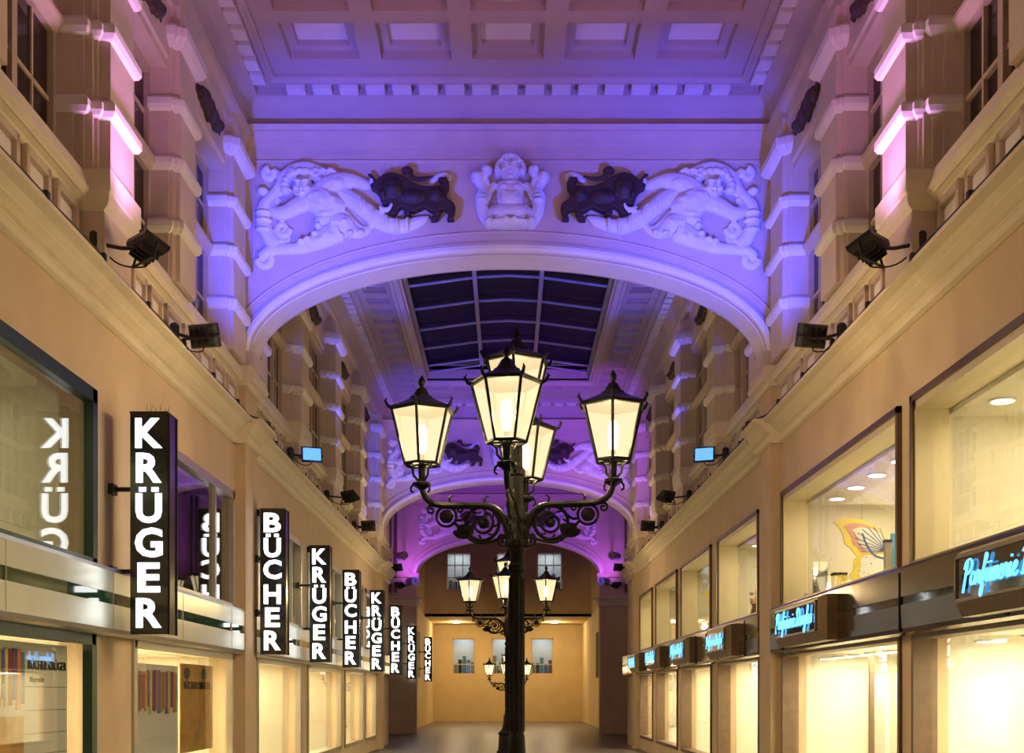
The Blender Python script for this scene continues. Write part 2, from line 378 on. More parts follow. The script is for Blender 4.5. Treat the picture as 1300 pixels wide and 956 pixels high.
for s in (-1, 1):
    holes = [(a, b, SH0, SH1) for a, b in OPEN[s]]+[(a, b, .35, FA0) for a, b in OPEN[s]]
    w = struct('wall_'+SNAME[s], cells((Y0, YW), (0, 5.5), holes, s*W, s*(W+.32)), 'stucco', 'tan rendered side wall on the %s side' % SIDE[s])
    walls[s] = w
    uh = [(a, b, Z_SILL1, Z_WTOP) for a, b in UPW]
    part('upper_wall', cells((Y0, A3), (5.5, 8.62), uh, s*WU, s*(WU+.35)), 'plaster', w) if False else part('upper_wall', cells((Y0, YW), (5.5, 8.62), uh, s*WU, s*(WU+.35)), 'plaster', w)
    # frieze with architrave moulding
    FRZ = [(4.2, 8.62), (3.80, 8.62), (3.80, 8.70), (3.77, 8.72), (3.77, 9.30), (3.74, 9.34), (3.72, 9.45), (3.66, 9.50), (3.64, 9.58), (3.66, 9.66), (3.70, 9.70), (4.2, 9.70)]
    for a, b in ((Y0, A1), (B0, A2), (B3, YW)): part('frieze', sweep_y(FRZ, a, b, s), 'plaster', w)
    for a, b in ((Y0, A1), (B0, A2), (B3, YW)):
        part('lower_cornice', sweep_y(LCORN, a, b, s), 'moulding', w)
        part('sill_cornice', sweep_y(SCORN, a, b, s), 'moulding', w)
    # pilasters: stepped layers, bands and capitals
    def pil_mb(wd_, major):
        base = PED if major == 1 else PIL
        mb = MB()
        for x, h in layers(wd_, major): mb.box(x, 4.0, -h, h, Z_SILL1-.03, 9.35)
        return mb
    def layers(wd_, major):
        base = PED if major == 1 else PIL; k = 1 if major == 1 else .55
        return [(base+.20*k, wd_/2+.12*k), (base+.13*k, wd_/2+.09*k), (base+.10*k, wd_/2+.045*k), (base, wd_/2)]
    def band_mb(wd_, major, hh, ex):
        base = PED if major == 1 else PIL; mb = MB()
        for x, h in layers(wd_, major)[0::2]+layers(wd_, major)[3:]:
            mb.loft([[(x-e, -h-e, z), (4.0, -h-e, z), (4.0, h+e, z), (x-e, h+e, z)] for e, z in ((.002, -hh), (ex*.6, -hh*.8), (ex, -hh*.3), (ex, hh*.45), (ex*.5, hh*.9), (.002, hh))])
        return mb
    pils = [p for p in PIL1+PIL2]
    for (a, b, major) in pils:
        wd_ = b-a; cy = (a+b)/2
        p = part('pilaster', lambda: pil_mb(wd_, major), 'plaster', w, (0, cy, 0), scale=(s, 1, 1), key=('pil', round(wd_, 2), major))
        for z in (6.86, 7.56, 8.22):
            part('band', lambda: band_mb(wd_, major, .085, .06), 'plaster_pale', p, (0, 0, z), key=('band', round(wd_, 2), major))
        part('capital', lambda: band_mb(wd_, major, .13, .11), 'plaster_pale', p, (0, 0, 8.97), key=('cap', round(wd_, 2), major))
        if major == 1:
            def ped():
                h = wd_/2+.04; mb = MB().box(3.60, 4.0, -h, h, 5.51, 5.98)
                return mb
            part('pedestal', ped, 'plaster', p, key=('ped', round(wd_, 2)))
            def pedcap():
                h = wd_/2+.06
                return MB().loft([[(x-.10, -h-e, z), (4.0, -h-e, z), (4.0, h+e, z), (x-.10, h+e, z)] for x, z, e in ((3.70, 5.95, 0), (3.66, 5.99, .02), (3.64, 6.03, .04), (3.64, 6.09, .04), (3.625, 6.11, .05), (3.625, 6.30, .05))])
            part('pedestal_cap', pedcap, 'moulding', p, key=('pedcap', round(wd_, 2)))
    # attic panels between the two cornices
    def bay_panels(y0, y1, n):
        step = (y1-y0)/n
        for i in range(n):
            a, b = y0+i*step+.07, y0+(i+1)*step-.07; cy = (a+b)/2; h = (b-a)/2
            def fr():
                m_ = MB()
                for u0, u1, z0, z1 in ((-h, h, 5.93, 6.0), (-h, h, 5.5, 5.58), (-h, -h+.06, 5.5, 6.0), (h-.06, h, 5.5, 6.0)): m_.box(3.80, 3.86, u0, u1, z0, z1)
                return m_
            q = part('panel_frame', fr, 'plaster', w, (0, cy, 0), scale=(s, 1, 1), key=('pfr', round(h, 2)))
            part('panel', lambda: MB().loft([[(3.852, -h+.06, 5.58), (3.852, h-.06, 5.58), (3.852, h-.06, 5.93), (3.852, -h+.06, 5.93)], [(3.825, -h+.11, 5.62), (3.825, h-.11, 5.62), (3.825, h-.11, 5.89), (3.825, -h+.11, 5.89)]]), 'plaster_pale', q, key=('pan', round(h, 2)))
    for a, b, n in ((6.1, 7.9, 3), (8.0, 10.54, 4), (11.35, 13.1, 3), (13.1, 16.7, 5), (17.6, 20.25, 5), (21.2, 24.35, 6), (25.3, 28.45, 6), (29.4, 32.55, 6)): bay_panels(a, b, n)
    # upper windows: dark panes in wooden frames
    for (a, b) in UPW:
        wn += 1
        r = sroot('window_%d' % wn, 'tall dark multi-pane window above the %s cornice' % SIDE[s]); r.location = (s*(WG if a < A1 else 3.91), (a+b)/2, Z_SILL1)
        h = (b-a)/2; nl = 2 if h < .8 else (2 if h < 1 else 3); H = Z_WTOP-Z_SILL1
        def fr():
            m_ = MB().box(-.05, .06, -h, -h+.07, 0, H).box(-.05, .06, h-.07, h, 0, H).box(-.05, .06, -h, h, H-.08, H).box(-.05, .06, -h, h, 0, .07)
            for i in range(1, nl): y = -h+2*h*i/nl; m_.box(-.06, .05, y-.05, y+.05, 0, H)
            return m_
        part('window_frame', fr, 'wood', r, key=('wfr', round(h, 2)))
        part('transom', lambda: MB().loft([[(x, -h, z), (x, h, z), (.06, h, z), (.06, -h, z)] for x, z in ((-.06, 0), (-.10, .03), (-.14, .09), (-.14, .13), (-.06, .15))]), 'wood', r, (0, 0, 1.18), scale=(s, 1, 1), key=('wtr', round(h, 2)))
        lw = 2*h/nl
        for i in range(nl):
            yc = -h+lw*(i+.5)
            part('glazing_bar', lambda: MB().box(-.03, .02, -.018, .018, .05, H-.05), 'wood', r, (0, yc, 0), key='gbv')
            for z in (.58, 1.82): part('glazing_bar', lambda: MB().box(-.03, .02, -lw/2+.04, lw/2-.04, -.02, .02), 'wood', r, (0, yc, z), key=('gbh', round(lw, 2)))
            for k in (-1, 1):
                for z0, z1 in ((.05, .58), (.58, 1.20), (1.30, 1.82), (1.82, H-.06)):
                    part('pane', lambda: MB().box(0, .012, -lw/4+.02, lw/4-.02, 0, 1), 'nightglass', r, (s*.01, yc+k*(lw/4-.01), z0), scale=(1, 1, z1-z0), key=('wp', round(lw, 2)))
        part('reveal_backing', lambda: MB().box(.08, .1, -h-.05, h+.05, -.05, H+.05), 'roomdark', r, scale=(s, 1, 1), key=('wback', round(h, 2)))
    # wide bay behind the middle arch
    part('bay_wall', MB().box(s*WID, s*(WID+.3), YW, A3, 0, 10.2).box(s*W, s*(WID+.3), YW-.1, YW+.1, 0, 10.2), 'plaster', w)
    # wall of the end passage
    part('end_wall', cells((B4, YBACK), (0, 9.5), [(52.5, 54.5, 2.4, 4.6), (56, 58, 2.4, 4.6)], s*4.3, s*4.6), 'ochre', w)
    part('window_recess', MB().box(s*4.45, s*4.5, 52.4, 54.6, 2.3, 4.7).box(s*4.45, s*4.5, 55.9, 58.1, 2.3, 4.7), 'nightglass', w)
struct('wall_back', MB().box(-4.6, 4.6, Y0-.2, Y0, 0, 10.5), 'stucco', 'plain wall closing the passage behind the viewer')

# ------------------------------------------------------------------ arches
AA, AB, ZS = 3.68, 1.42, 6.50           # half width, rise and springing height of the elliptical arch
NSEG = 64
def ell_pt(t, off=0): return (-(AA+off)*math.cos(t), ZS+(AB+off)*math.sin(t))
def arch_mb(half):
    mb = MB(); ts = [PI*i/NSEG for i in range(NSEG+1)]
    for yy in (0, ARCH_T):
        lo = [(*ell_pt(t),) for t in ts]
        top = [(max(-half, min(half, x*1.0)), 9.72) for x, z in lo]
        mb.loft([[(x, yy, z) for x, z in lo], [(x, yy, z) for x, z in top]], False)
        for sd in (-1, 1): mb.add([(sd*AA, yy, ZS), (sd*half, yy, ZS), (sd*half, yy, 9.72), (sd*AA, yy, 9.72)], [(0, 1, 2, 3)])
    mb.loft([[(x, 0, z) for x, z in (ell_pt(t) for t in ts)], [(x, ARCH_T, z) for x, z in (ell_pt(t) for t in ts)]], False)
    mb.add([(-half, 0, 9.72), (half, 0, 9.72), (half, ARCH_T, 9.72), (-half, ARCH_T, 9.72)], [(0, 1, 2, 3)])
    mb.box(-half, half, 0, ARCH_T, 9.7, 10.5)
    return mb
def arch_ring(prof):
    mb = MB(); mb.loft([[(*(lambda p: (p[0], y, p[1]))(ell_pt(PI*i/NSEG, o)),) for o, y in prof] for i in range(NSEG+1)], True); return mb
archs = []
for k, (ya, half, nm) in enumerate(((A1, 4.0, 'near'), (A2, 4.0, 'middle'), (A3, 5.5, 'far'))):
    a = struct('wall_arch_'+nm, lambda: arch_mb(half), 'plaster', '%s plaster arch wall spanning the passage' % nm); a.location = (0, ya, 0); archs.append(a)
    part('archivolt', lambda: arch_ring([(-.005, .02), (-.005, -.05), (.03, -.09), (.08, -.09), (.10, -.05), (.13, -.04), (.15, -.02), (.15, .02)]), 'plaster_pale', a, key='ring1')
    part('archivolt_bead', lambda: arch_ring([(.26, .02), (.26, -.02), (.29, -.03), (.31, -.01), (.31, .02)]), 'plaster', a, key='ring2')
    part('soffit_band', lambda: arch_ring([(-.02, .10), (-.02, ARCH_T-.10), (.02, ARCH_T-.10), (.02, .10)]), 'moulding', a, key='ring3')
    for z0, z1, pr in ((9.40, 9.50, .05), (9.50, 9.60, .10), (9.60, 9.68, .14), (9.18, 9.22, .02)):
        part('string_course', MB().loft([[(-half+.1, -pr*.6, z0), (half-.1, -pr*.6, z0), (half-.1, .02, z0), (-half+.1, .02, z0)], [(-half+.1, -pr, z1), (half-.1, -pr, z1), (half-.1, .02, z1), (-half+.1, .02, z1)]]), 'plaster', a)
    part('string_course', MB().box(-3.62, -3.59, -.02, .01, 7.6, 9.18).box(3.62, 3.59, -.02, .01, 7.6, 9.18), 'plaster', a)
    for s in (-1, 1):
        p = part('pier', MB().box(s*3.73, s*(half if k == 2 else 4.0), -.02, ARCH_T+.04, 0, 6.52), 'stucco', a)
        off = .14
        for nm2, pr in (('lower_cornice', LCORN), ('sill_cornice', SCORN)):
            mb = MB(); y0, y1 = -.14, ARCH_T+.14
            if k < 2: mb.loft([[(s*x, y0-(4.0-x)*0, z) for x, z in shift(pr, off)], [(s*x, y1, z) for x, z in shift(pr, off)]])
            else:
                mb.loft([[(s*x, y0, z) for x, z in shift(pr, off)], [(s*x, y1, z) for x, z in shift(pr, off)]])
                mb.loft([[(s*3.7, 4.0-4.0+x-3.93, z) for x, z in pr], [(s*5.3, x-3.93, z) for x, z in pr]])
            part(nm2, mb, 'moulding', p)
        part('impost', MB().box(s*3.60, s*4.0, -.06, ARCH_T+.06, 6.26, 6.50), 'plaster', p)
# end wall above the low passage
eh = [(-3.17, -1.91, 6.95, 8.9), (-.6, .6, 6.95, 8.9), (1.49, 2.79, 6.95, 8.9)]
def xwall(x0, x1, z0, z1, y0, y1, holes):
    m0 = cells((x0, x1), (z0, z1), holes, y0, y1); m0.v = [(b, a, c) for a, b, c in m0.v]; return m0
we = struct('wall_end', xwall(-4.6, 4.6, 5.62, 9.5, YEND, YEND+.3, eh), 'ochre_dark', 'dark ochre end wall with lit windows above the low passage')
bh = [(-4.1+.1, -2.75, 2.7, 4.95), (-1.6, -.2, 2.7, 4.95), (.95, 2.3, 2.7, 4.95)]
bh = [(-3.25, -1.95, 2.75, 4.85), (-.95, .35, 2.75, 4.85), (1.35, 2.65, 2.75, 4.85)]
wb = struct('wall_end', xwall(-4.6, 4.6, 0, 5.7, YBACK, YBACK+.3, bh), 'ochre', 'lit ochre wall at the back of the low passage')
def end_window(x0, x1, z0, z1, y, nv, nh, label, fmat):
    global wn; wn += 1
    r = sroot('window_%d' % wn, label); r.location = ((x0+x1)/2, y+.1, z0); w2, H = (x1-x0)/2, z1-z0
    part('window_frame', MB().box(-w2, -w2+.06, -.04, .04, 0, H).box(w2-.06, w2, -.04, .04, 0, H).box(-w2, w2, -.04, .04, 0, .06).box(-w2, w2, -.04, .04, H-.06, H), fmat, r)
    for i in range(1, nv): part('glazing_bar', MB().box(-w2+2*w2*i/nv-.02, -w2+2*w2*i/nv+.02, -.03, .03, 0, H), fmat, r)
    for i in nh: part('glazing_bar', MB().box(-w2, w2, -.03, .03, H*i-.025, H*i+.025), fmat, r)
    part('pane', MB().box(-w2, w2, .0, .01, 0, H), 'pane', r)
    part('room', MB().box(-w2-.4, w2+.4, 1.6, 1.7, -.3, H+.3).box(-w2-.4, -w2-.3, .2, 1.6, -.3, H+.3).box(w2+.3, w2+.4, .2, 1.6, -.3, H+.3).box(-w2-.4, w2+.4, .2, 1.6, H+.2, H+.3).box(-w2-.4, w2+.4, .2, 1.6, -.4, -.3), 'white', r)
    light('AREA', r, (0, .9, H+.12), 5, (.80, .93, 1), 1.0, (0, 0, -1))
    for i in range(5):
        hh = random.uniform(.25, .6); x = -w2+.15+(2*w2-.3)*i/4
        part('shelf_item', MB().box(x-.1, x+.1, .9, 1.2, .0, hh*H*.9), ('grey', 'vase', 'teal', 'bluepaint', 'brown')[i], r)
    part('shelf', MB().box(-w2, w2, .6, 1.4, -.05, 0), 'grey', r)
for i, (a, b, c, d) in enumerate(eh): end_window(a, b, c, d, YEND, 3, (.34, .67), 'pale lit window high in the dark end wall', 'white')
for i, (a, b, c, d) in enumerate(bh): end_window(a, b, c, d, YBACK, 1, (.28,), 'lit office window in the back wall of the low passage', 'ochre')
for i, x in enumerate((-2.9, 2.6)):
    t = thing('ceiling_spot', 'small round ceiling light on the low passage ceiling, %s side' % ('bookshop' if x < 0 else 'perfumery'), 'lamp', (x, 66.0, 5.62))
    part('trim_ring', MB().lathe([(.22, 0), (.22, -.05), (.16, -.05), (.16, 0)]), 'white', t); part('diffuser', MB().lathe([(.15, -.01), (.15, -.045)]), 'diffuser', t)
    light('POINT', t, (0, 0, -.25), 70, (1, .78, .42), .15)
light('AREA', c5, (0, 65, 5.60), 95, (1, .76, .40), 5, (0, 0, -1), size_y=3)

# ------------------------------------------------------------------ reliefs on the arches
SC = A1/FPX
def rel(px, py): return ((px-VX)*SC, EYE+(VY-py)*SC)       # photograph pixel on the near arch -> X, Z on its face
def z1(zx, zy): return rel(310+zx/4.643, 190+zy/4.643)
def z2(zx, zy): return rel(580+zx/7.964, 190+zy/7.964)
def fuse(mb, voxel, smooth=3, fac=.5):
    """melt overlapping volumes into one continuous skin"""
    me = mb.mesh('tmp'); o = bpy.data.objects.new('tmp', me); C.objects.link(o)
    r = o.modifiers.new('r', 'REMESH'); r.mode = 'VOXEL'; r.voxel_size = voxel; r.use_smooth_shade = True
    sm_ = o.modifiers.new('s', 'SMOOTH'); sm_.iterations = smooth; sm_.factor = fac
    dg = bpy.context.evaluated_depsgraph_get(); res = bpy.data.meshes.new_from_object(o.evaluated_get(dg))
    bpy.data.objects.remove(o); bpy.data.meshes.remove(me)
    for p in res.polygons: p.use_smooth = True
    return res
KZ = SC/4.643
def rtube(mb, pts, rad, f=z1, k=KZ, y=-.02, flat=.85, n=10):
    P3 = []
    for p in pts:
        x, z = f(p[0], p[1]); P3.append((x, y-(p[2] if len(p) > 2 else 0), z))
    q = cat_rom(P3, 5); mb.tube(q, [r*k for r in interp(rad, len(q))], n, True, flat)
def spiral(cx, cy, r0, turns, a0, sgn=1, n=14):
    return [(cx+r0*(1-.8*i/n)*math.cos(a0+sgn*turns*2*PI*i/n), cy+r0*(1-.8*i/n)*math.sin(a0+sgn*turns*2*PI*i/n)) for i in range(n+1)]
def rell(mb, cx, cy, rx, ry, d=.1, f=z1, k=KZ, y=-.02):
    x, z = f(cx, cy); mb.ell((x, y, z), (rx*k, d, ry*k), 14, 9)
def triton_mesh():
    m_ = MB()
    rtube(m_, [(545, 255), (620, 290), (700, 345), (780, 410), (870, 452), (960, 452), (1040, 425), (1090, 400)], [36, 52, 56, 55, 52, 44, 34, 12])   # tail under the bull
    for cx, cy, a in ((690, 335, 50), (715, 352, 50), (765, 398, 52), (845, 445, 48), (905, 458, 46), (965, 450, 40)):
        rell(m_, cx, cy, 18, a+8, .145)
    rtube(m_, [(560, 480), (480, 520), (400, 560), (320, 585), (230, 592), (150, 600), (95, 640)], [75, 62, 46, 38, 34, 34, 30])
    rtube(m_, spiral(128, 650, 46, 1.2, PI, -1), [30, 26, 22, 16])
    rtube(m_, [(200, 570), (150, 525), (118, 460), (112, 395), (122, 330), (165, 280), (205, 215), (215, 165), (170, 130)], [40, 46, 46, 44, 38, 32, 26, 24, 26])
    for cy in (380, 425, 480): rell(m_, 118, cy, 54, 12, .13)
    rtube(m_, spiral(150, 150, 36, 1.1, -PI/2, -1), [26, 24, 18])
    rtube(m_, spiral(230, 470, 44, 1.3, 0, 1), [22, 20, 15]); rtube(m_, spiral(245, 525, 28, 1.2, PI, -1), [16, 14, 10])
    rtube(m_, spiral(205, 255, 30, 1.2, 0, -1), [22, 18, 12])
    rell(m_, 112, 250, 34, 26, .09)
    # head, hair and beard
    rell(m_, 352, 238, 62, 72, .19); rell(m_, 350, 285, 34, 22, .17)
    for cx, cy, rx, ry, yc, d in ((350, 250, 9, 24, .215, .03), (350, 266, 15, 10, .228, .028), (326, 216, 24, 7, .205, .025), (376, 214, 24, 7, .205, .025), (328, 232, 13, 8, .196, .02), (374, 231, 13, 8, .196, .02), (350, 286, 24, 6, .205, .022), (318, 258, 20, 18, .175, .04), (384, 256, 20, 18, .175, .04)): rell(m_, cx, cy, rx, ry, d, y=-yc)
    for cx, cy, rx, ry, yc, d in ((445, 300, 40, 26, .19, .05), (520, 320, 34, 24, .18, .05), (470, 365, 40, 10, .17, .03), (490, 400, 44, 10, .16, .03), (560, 215, 40, 20, .15, .03)): rell(m_, cx, cy, rx, ry, d, y=-yc)
    for i in range(15):
        a = PI*(.92+i*.085*1.25); rell(m_, 352+92*math.cos(a)*1.15, 228+88*math.sin(a), 34, 27, .13)
    rtube(m_, [(215, 185), (290, 130), (370, 112), (450, 135), (545, 168)], [38, 42, 42, 36, 16])
    for i in range(6): rtube(m_, [(260+i*45, 165-abs(i-2.5)*-6), (285+i*45, 135), (320+i*46, 150)], [12, 14, 8], y=-.10)
    # arms
    rtube(m_, [(430, 285, .04), (500, 225, .04), (590, 192, .03), (670, 195), (730, 215), (765, 200)], [62, 62, 50, 38, 30, 16])
    rell(m_, 760, 190, 20, 18, .09)
    rtube(m_, [(400, 310, .04), (320, 345, .05), (240, 385, .05), (185, 375, .03), (178, 330), (205, 290)], [58, 52, 42, 36, 30, 22])
    # chest, belly, loins with leaves
    rtube(m_, [(400, 290, .02), (470, 320, .04), (540, 345, .03), (590, 350)], [80, 88, 70, 40])
    rell(m_, 470, 300, 60, 40, .20); rell(m_, 500, 385, 88, 40, .17); rell(m_, 520, 350, 82, 14, .19); rell(m_, 500, 425, 85, 30, .15)
    rtube(m_, [(520, 450), (590, 450), (650, 490), (710, 490), (750, 455)], [80, 70, 42, 26, 20])
    rtube(m_, [(590, 380), (640, 430), (690, 465), (735, 468)], [26, 24, 18, 12])
    for i, (x, y) in enumerate(((420, 505), (460, 540), (520, 520), (575, 520), (630, 505), (600, 440), (555, 430), (380, 540), (340, 555), (690, 500), (440, 460))): rell(m_, x, y, 26, 20, .13+.015*(i % 3))
    rtube(m_, [(1085, 225), (1110, 200), (1150, 160), (1195, 150), (1212, 172), (1190, 192)], [16, 20, 18, 15, 12, 8])
    rtube(m_, [(985, 200), (1040, 215), (1100, 215)], [8, 14, 12])
    rtube(m_, [(876, 312), (882, 340), (862, 372), (825, 372), (800, 355)], [8, 16, 19, 15, 8], y=-.12)
    return fuse(m_, .013, 1)
BULL = [(748, 232), (775, 215), (800, 190), (835, 168), (875, 160), (915, 168), (960, 190), (1005, 220), (1050, 238), (1100, 240), (1150, 237), (1172, 232), (1165, 215), (1145, 198), (1160, 185), (1190, 190), (1212, 215), (1210, 245), (1195, 270), (1192, 300), (1205, 318), (1235, 335), (1248, 360), (1243, 390), (1235, 410), (1242, 436), (1195, 437), (1207, 410), (1200, 385), (1185, 375), (1165, 375), (1160, 400), (1140, 438), (1095, 440), (1115, 410), (1125, 380), (1105, 387), (1080, 370), (1070, 360), (1040, 374), (1005, 390), (980, 378), (988, 405), (950, 415), (944, 395), (945, 370), (935, 358), (910, 375), (895, 405), (850, 400), (870, 375), (880, 350), (878, 330), (860, 345), (830, 350), (815, 335), (812, 310), (795, 280), (775, 262), (755, 252)]
def bull_mesh():
    m_ = MB(); m_.poly([z1(*p) for p in BULL], -.13, .01)
    rell(m_, 880, 250, 75, 75, .20); rell(m_, 1000, 300, 110, 55, .17); rell(m_, 1140, 290, 55, 50, .18); rell(m_, 830, 290, 28, 40, .19)
    rtube(m_, [(963, 148), (948, 150), (945, 140), (962, 128), (985, 140), (985, 165), (1010, 185), (1060, 188), (1115, 172)], [12, 14, 16, 16, 15, 13, 13, 13, 8], y=-.06)
    rtube(m_, [(735, 172), (748, 170), (775, 200)], [13, 12, 10], y=-.06)
    return fuse(m_, .014, 2)
def cherub_mesh():
    m_ = MB(); k2 = SC/7.964
    def T(pts, rad, y=-.05, flat=.9): 
        rtube(m_, pts, rad, z2, k2, y, flat); rtube(m_, [(1080-p[0], *p[1:]) for p in pts], rad, z2, k2, y, flat)
    def E(cx, cy, rx, ry, d, y=-.05, both=False):
        rell(m_, cx, cy, rx, ry, d, z2, k2, y)
        if both: rell(m_, 1080-cx, cy, rx, ry, d, z2, k2, y)
    E(540, 240, 100, 116, .25)
    def F(cx, cy, rx, ry, yc, d): E(cx, cy, rx, ry, d, -yc); (E(1080-cx, cy, rx, ry, d, -yc) if cx != 540 else None)
    F(500, 206, 36, 9, .268, .028); F(504, 229, 17, 9, .262, .022); F(540, 244, 11, 30, .288, .034); F(540, 268, 19, 13, .308, .03); F(484, 274, 30, 27, .235, .05)
    F(540, 299, 34, 7, .285, .022); F(540, 314, 26, 7, .28, .02); F(540, 344, 30, 18, .245, .045); E(436, 255, 16, 30, .16, both=True)
    for i in range(13):
        a = PI*(.90+i*.1); E(540+130*math.cos(a), 228+104*math.sin(a), 34, 32, .15)
    for i in range(7):
        a = PI*(1.12+i*.127); E(540+84*math.cos(a), 178+56*math.sin(a), 27, 24, .235)
    E(540, 470, 138, 130, .20); E(540, 535, 132, 112, .235); E(540, 388, 150, 46, .18); E(478, 430, 76, 52, .205, both=True); E(540, 660, 200, 100, .20)
    T([(430, 480), (490, 500), (540, 492)], [6, 9, 6], y=-.25)
    T([(400, 370), (340, 420), (300, 500), (270, 560)], [40, 42, 46, 50]); T([(205, 290), (240, 370), (300, 440)], [52, 50, 44])
    E(205, 300, 66, 58, .16, both=True); E(300, 235, 62, 55, .15, both=True); T([(300, 240), (290, 320), (330, 400)], [40, 34, 30])
    T([(240, 470), (250, 560), (270, 660), (310, 740)], [52, 62, 66, 60]); 
    for cy in (470, 510, 550): E(262, cy, 66, 14, .18, both=True)
    T([(420, 600), (370, 650), (330, 710)], [46, 60, 66]); T([(520, 640), (470, 700), (400, 750)], [40, 52, 50], y=-.12)
    E(540, 770, 250, 48, .22); E(330, 765, 60, 46, .22, both=True); E(500, 760, 46, 36, .26, both=True)
    return fuse(m_, .009, 2)
TRI, BUL, CHE = triton_mesh(), bull_mesh(), cherub_mesh()
for me, m_ in ((TRI, 'relief'), (BUL, 'bull'), (CHE, 'relief')):
    for v in me.vertices: v.co.y = min(v.co.y, 0)          # the backs lie flat on the arch face
    me.materials.clear(); me.materials.append(M[m_])
for k, ya in enumerate((A1, A2, A3)):
    nm = ('near', 'middle', 'far')[k]
    o = put(bpy.data.objects.new('cherub_relief', CHE), None, (0, ya, 0)); tag(o, 'pale plaster cherub with raised arms at the crown of the %s arch' % nm, 'relief', 'cherubs on the arches')
    for s in (1, -1):
        o = put(bpy.data.objects.new('triton_relief', TRI), None, (0, ya, 0), scale=(s, 1, 1)); tag(o, 'pale plaster triton with coiling tails on the %s arch, %s side' % (nm, 'bookshop' if s == 1 else 'perfumery'), 'relief', 'tritons on the arches')
        o = put(bpy.data.objects.new('bull_relief', BUL), None, (0, ya-.03, 0), scale=(s, 1, 1)); tag(o, 'dark brown charging bull figure on the %s arch, %s side' % (nm, 'bookshop' if s == 1 else 'perfumery'), 'relief', 'bulls on the arches')
# dark wreaths on the frieze
def wreath_mb():
    mb = MB(); rw = random.Random(4)
    for i in range(26):
        t = i/25*2-1; r = .09+.05*(1-t*t)
        mb.ell((0, t*.44+rw.uniform(-.03, .03), rw.uniform(-.09, .09)*(1.2-abs(t))), (.07+.03*rw.random(), .09, r), 8, 6)
    for sd in (-1, 1): mb.tube([(0, sd*.45, 0), (-.02, sd*.55, .05), (-.02, sd*.60, .0), (-.01, sd*.55, -.05)], .03, 6)
    return mb
for s in (-1, 1):
    for i, y in enumerate((7.0, 9.62, 12.24, 14.84, 22.8, 26.85, 31.0)):
        mb = part('wreath_ornament', lambda: fuse(wreath_mb(), .018, 1), 'wreath', None, (s*3.76, y, 8.98), key='wreath')
        bay = ('third window bay before the near arch', 'third window bay before the near arch', 'second window bay before the near arch', 'window bay next to the near arch', 'first wide bay behind the near arch', 'second wide bay behind the near arch', 'third wide bay behind the near arch')[i]
        if i == 0: bay = 'fourth window bay before the near arch'
        tag(mb, 'dark garland on the %s frieze, %s' % (SIDE[s], bay), 'ornament', 'dark garlands on the frieze')

# ------------------------------------------------------------------ shop fronts
def room(parent, s, y0, y1, z0, z1, depth, m, power, col=(1, .84, .52)):
    x0, x1 = W+.32, W+.32+depth
    r = part('shop_room', MB().box(s*x1, s*(x1+.05), y0-.1, y1+.1, z0-.1, z1+.1).box(s*x0, s*x1, y0-.1, y0-.05, z0-.1, z1+.1).box(s*x0, s*x1, y1+.05, y1+.1, z0-.1, z1+.1).box(s*x0, s*x1, y0-.1, y1+.1, z0-.15, z0-.05).box(s*x0, s*x1, y0-.1, y1+.1, z1+.02, z1+.32 if z1 > 4 else z1+.1), m, parent)
    if power: light('AREA', r, (s*(x0+depth*.45), (y0+y1)/2, z1-.03), power*(y1-y0)/4, col, depth*.5, (0, 0, -1), size_y=(y1-y0)*.85)
    return r
def spot_disc(x, y, z, label, r=.11, grp='shop downlights'):
    t = thing('downlight', label, 'lamp', (x, y, z), group=grp)
    part('trim_ring', lambda: MB().lathe([(r, 0), (r, -.02), (r*.8, -.02), (r*.8, 0)]), 'white', t, key=('tr', r)); part('diffuser', lambda: MB().lathe([(r*.78, -.005), (r*.78, -.025)]), 'diffuser', t, key=('df', r))
ORD = ('first', 'second', 'third', 'fourth', 'fifth', 'sixth', 'seventh')
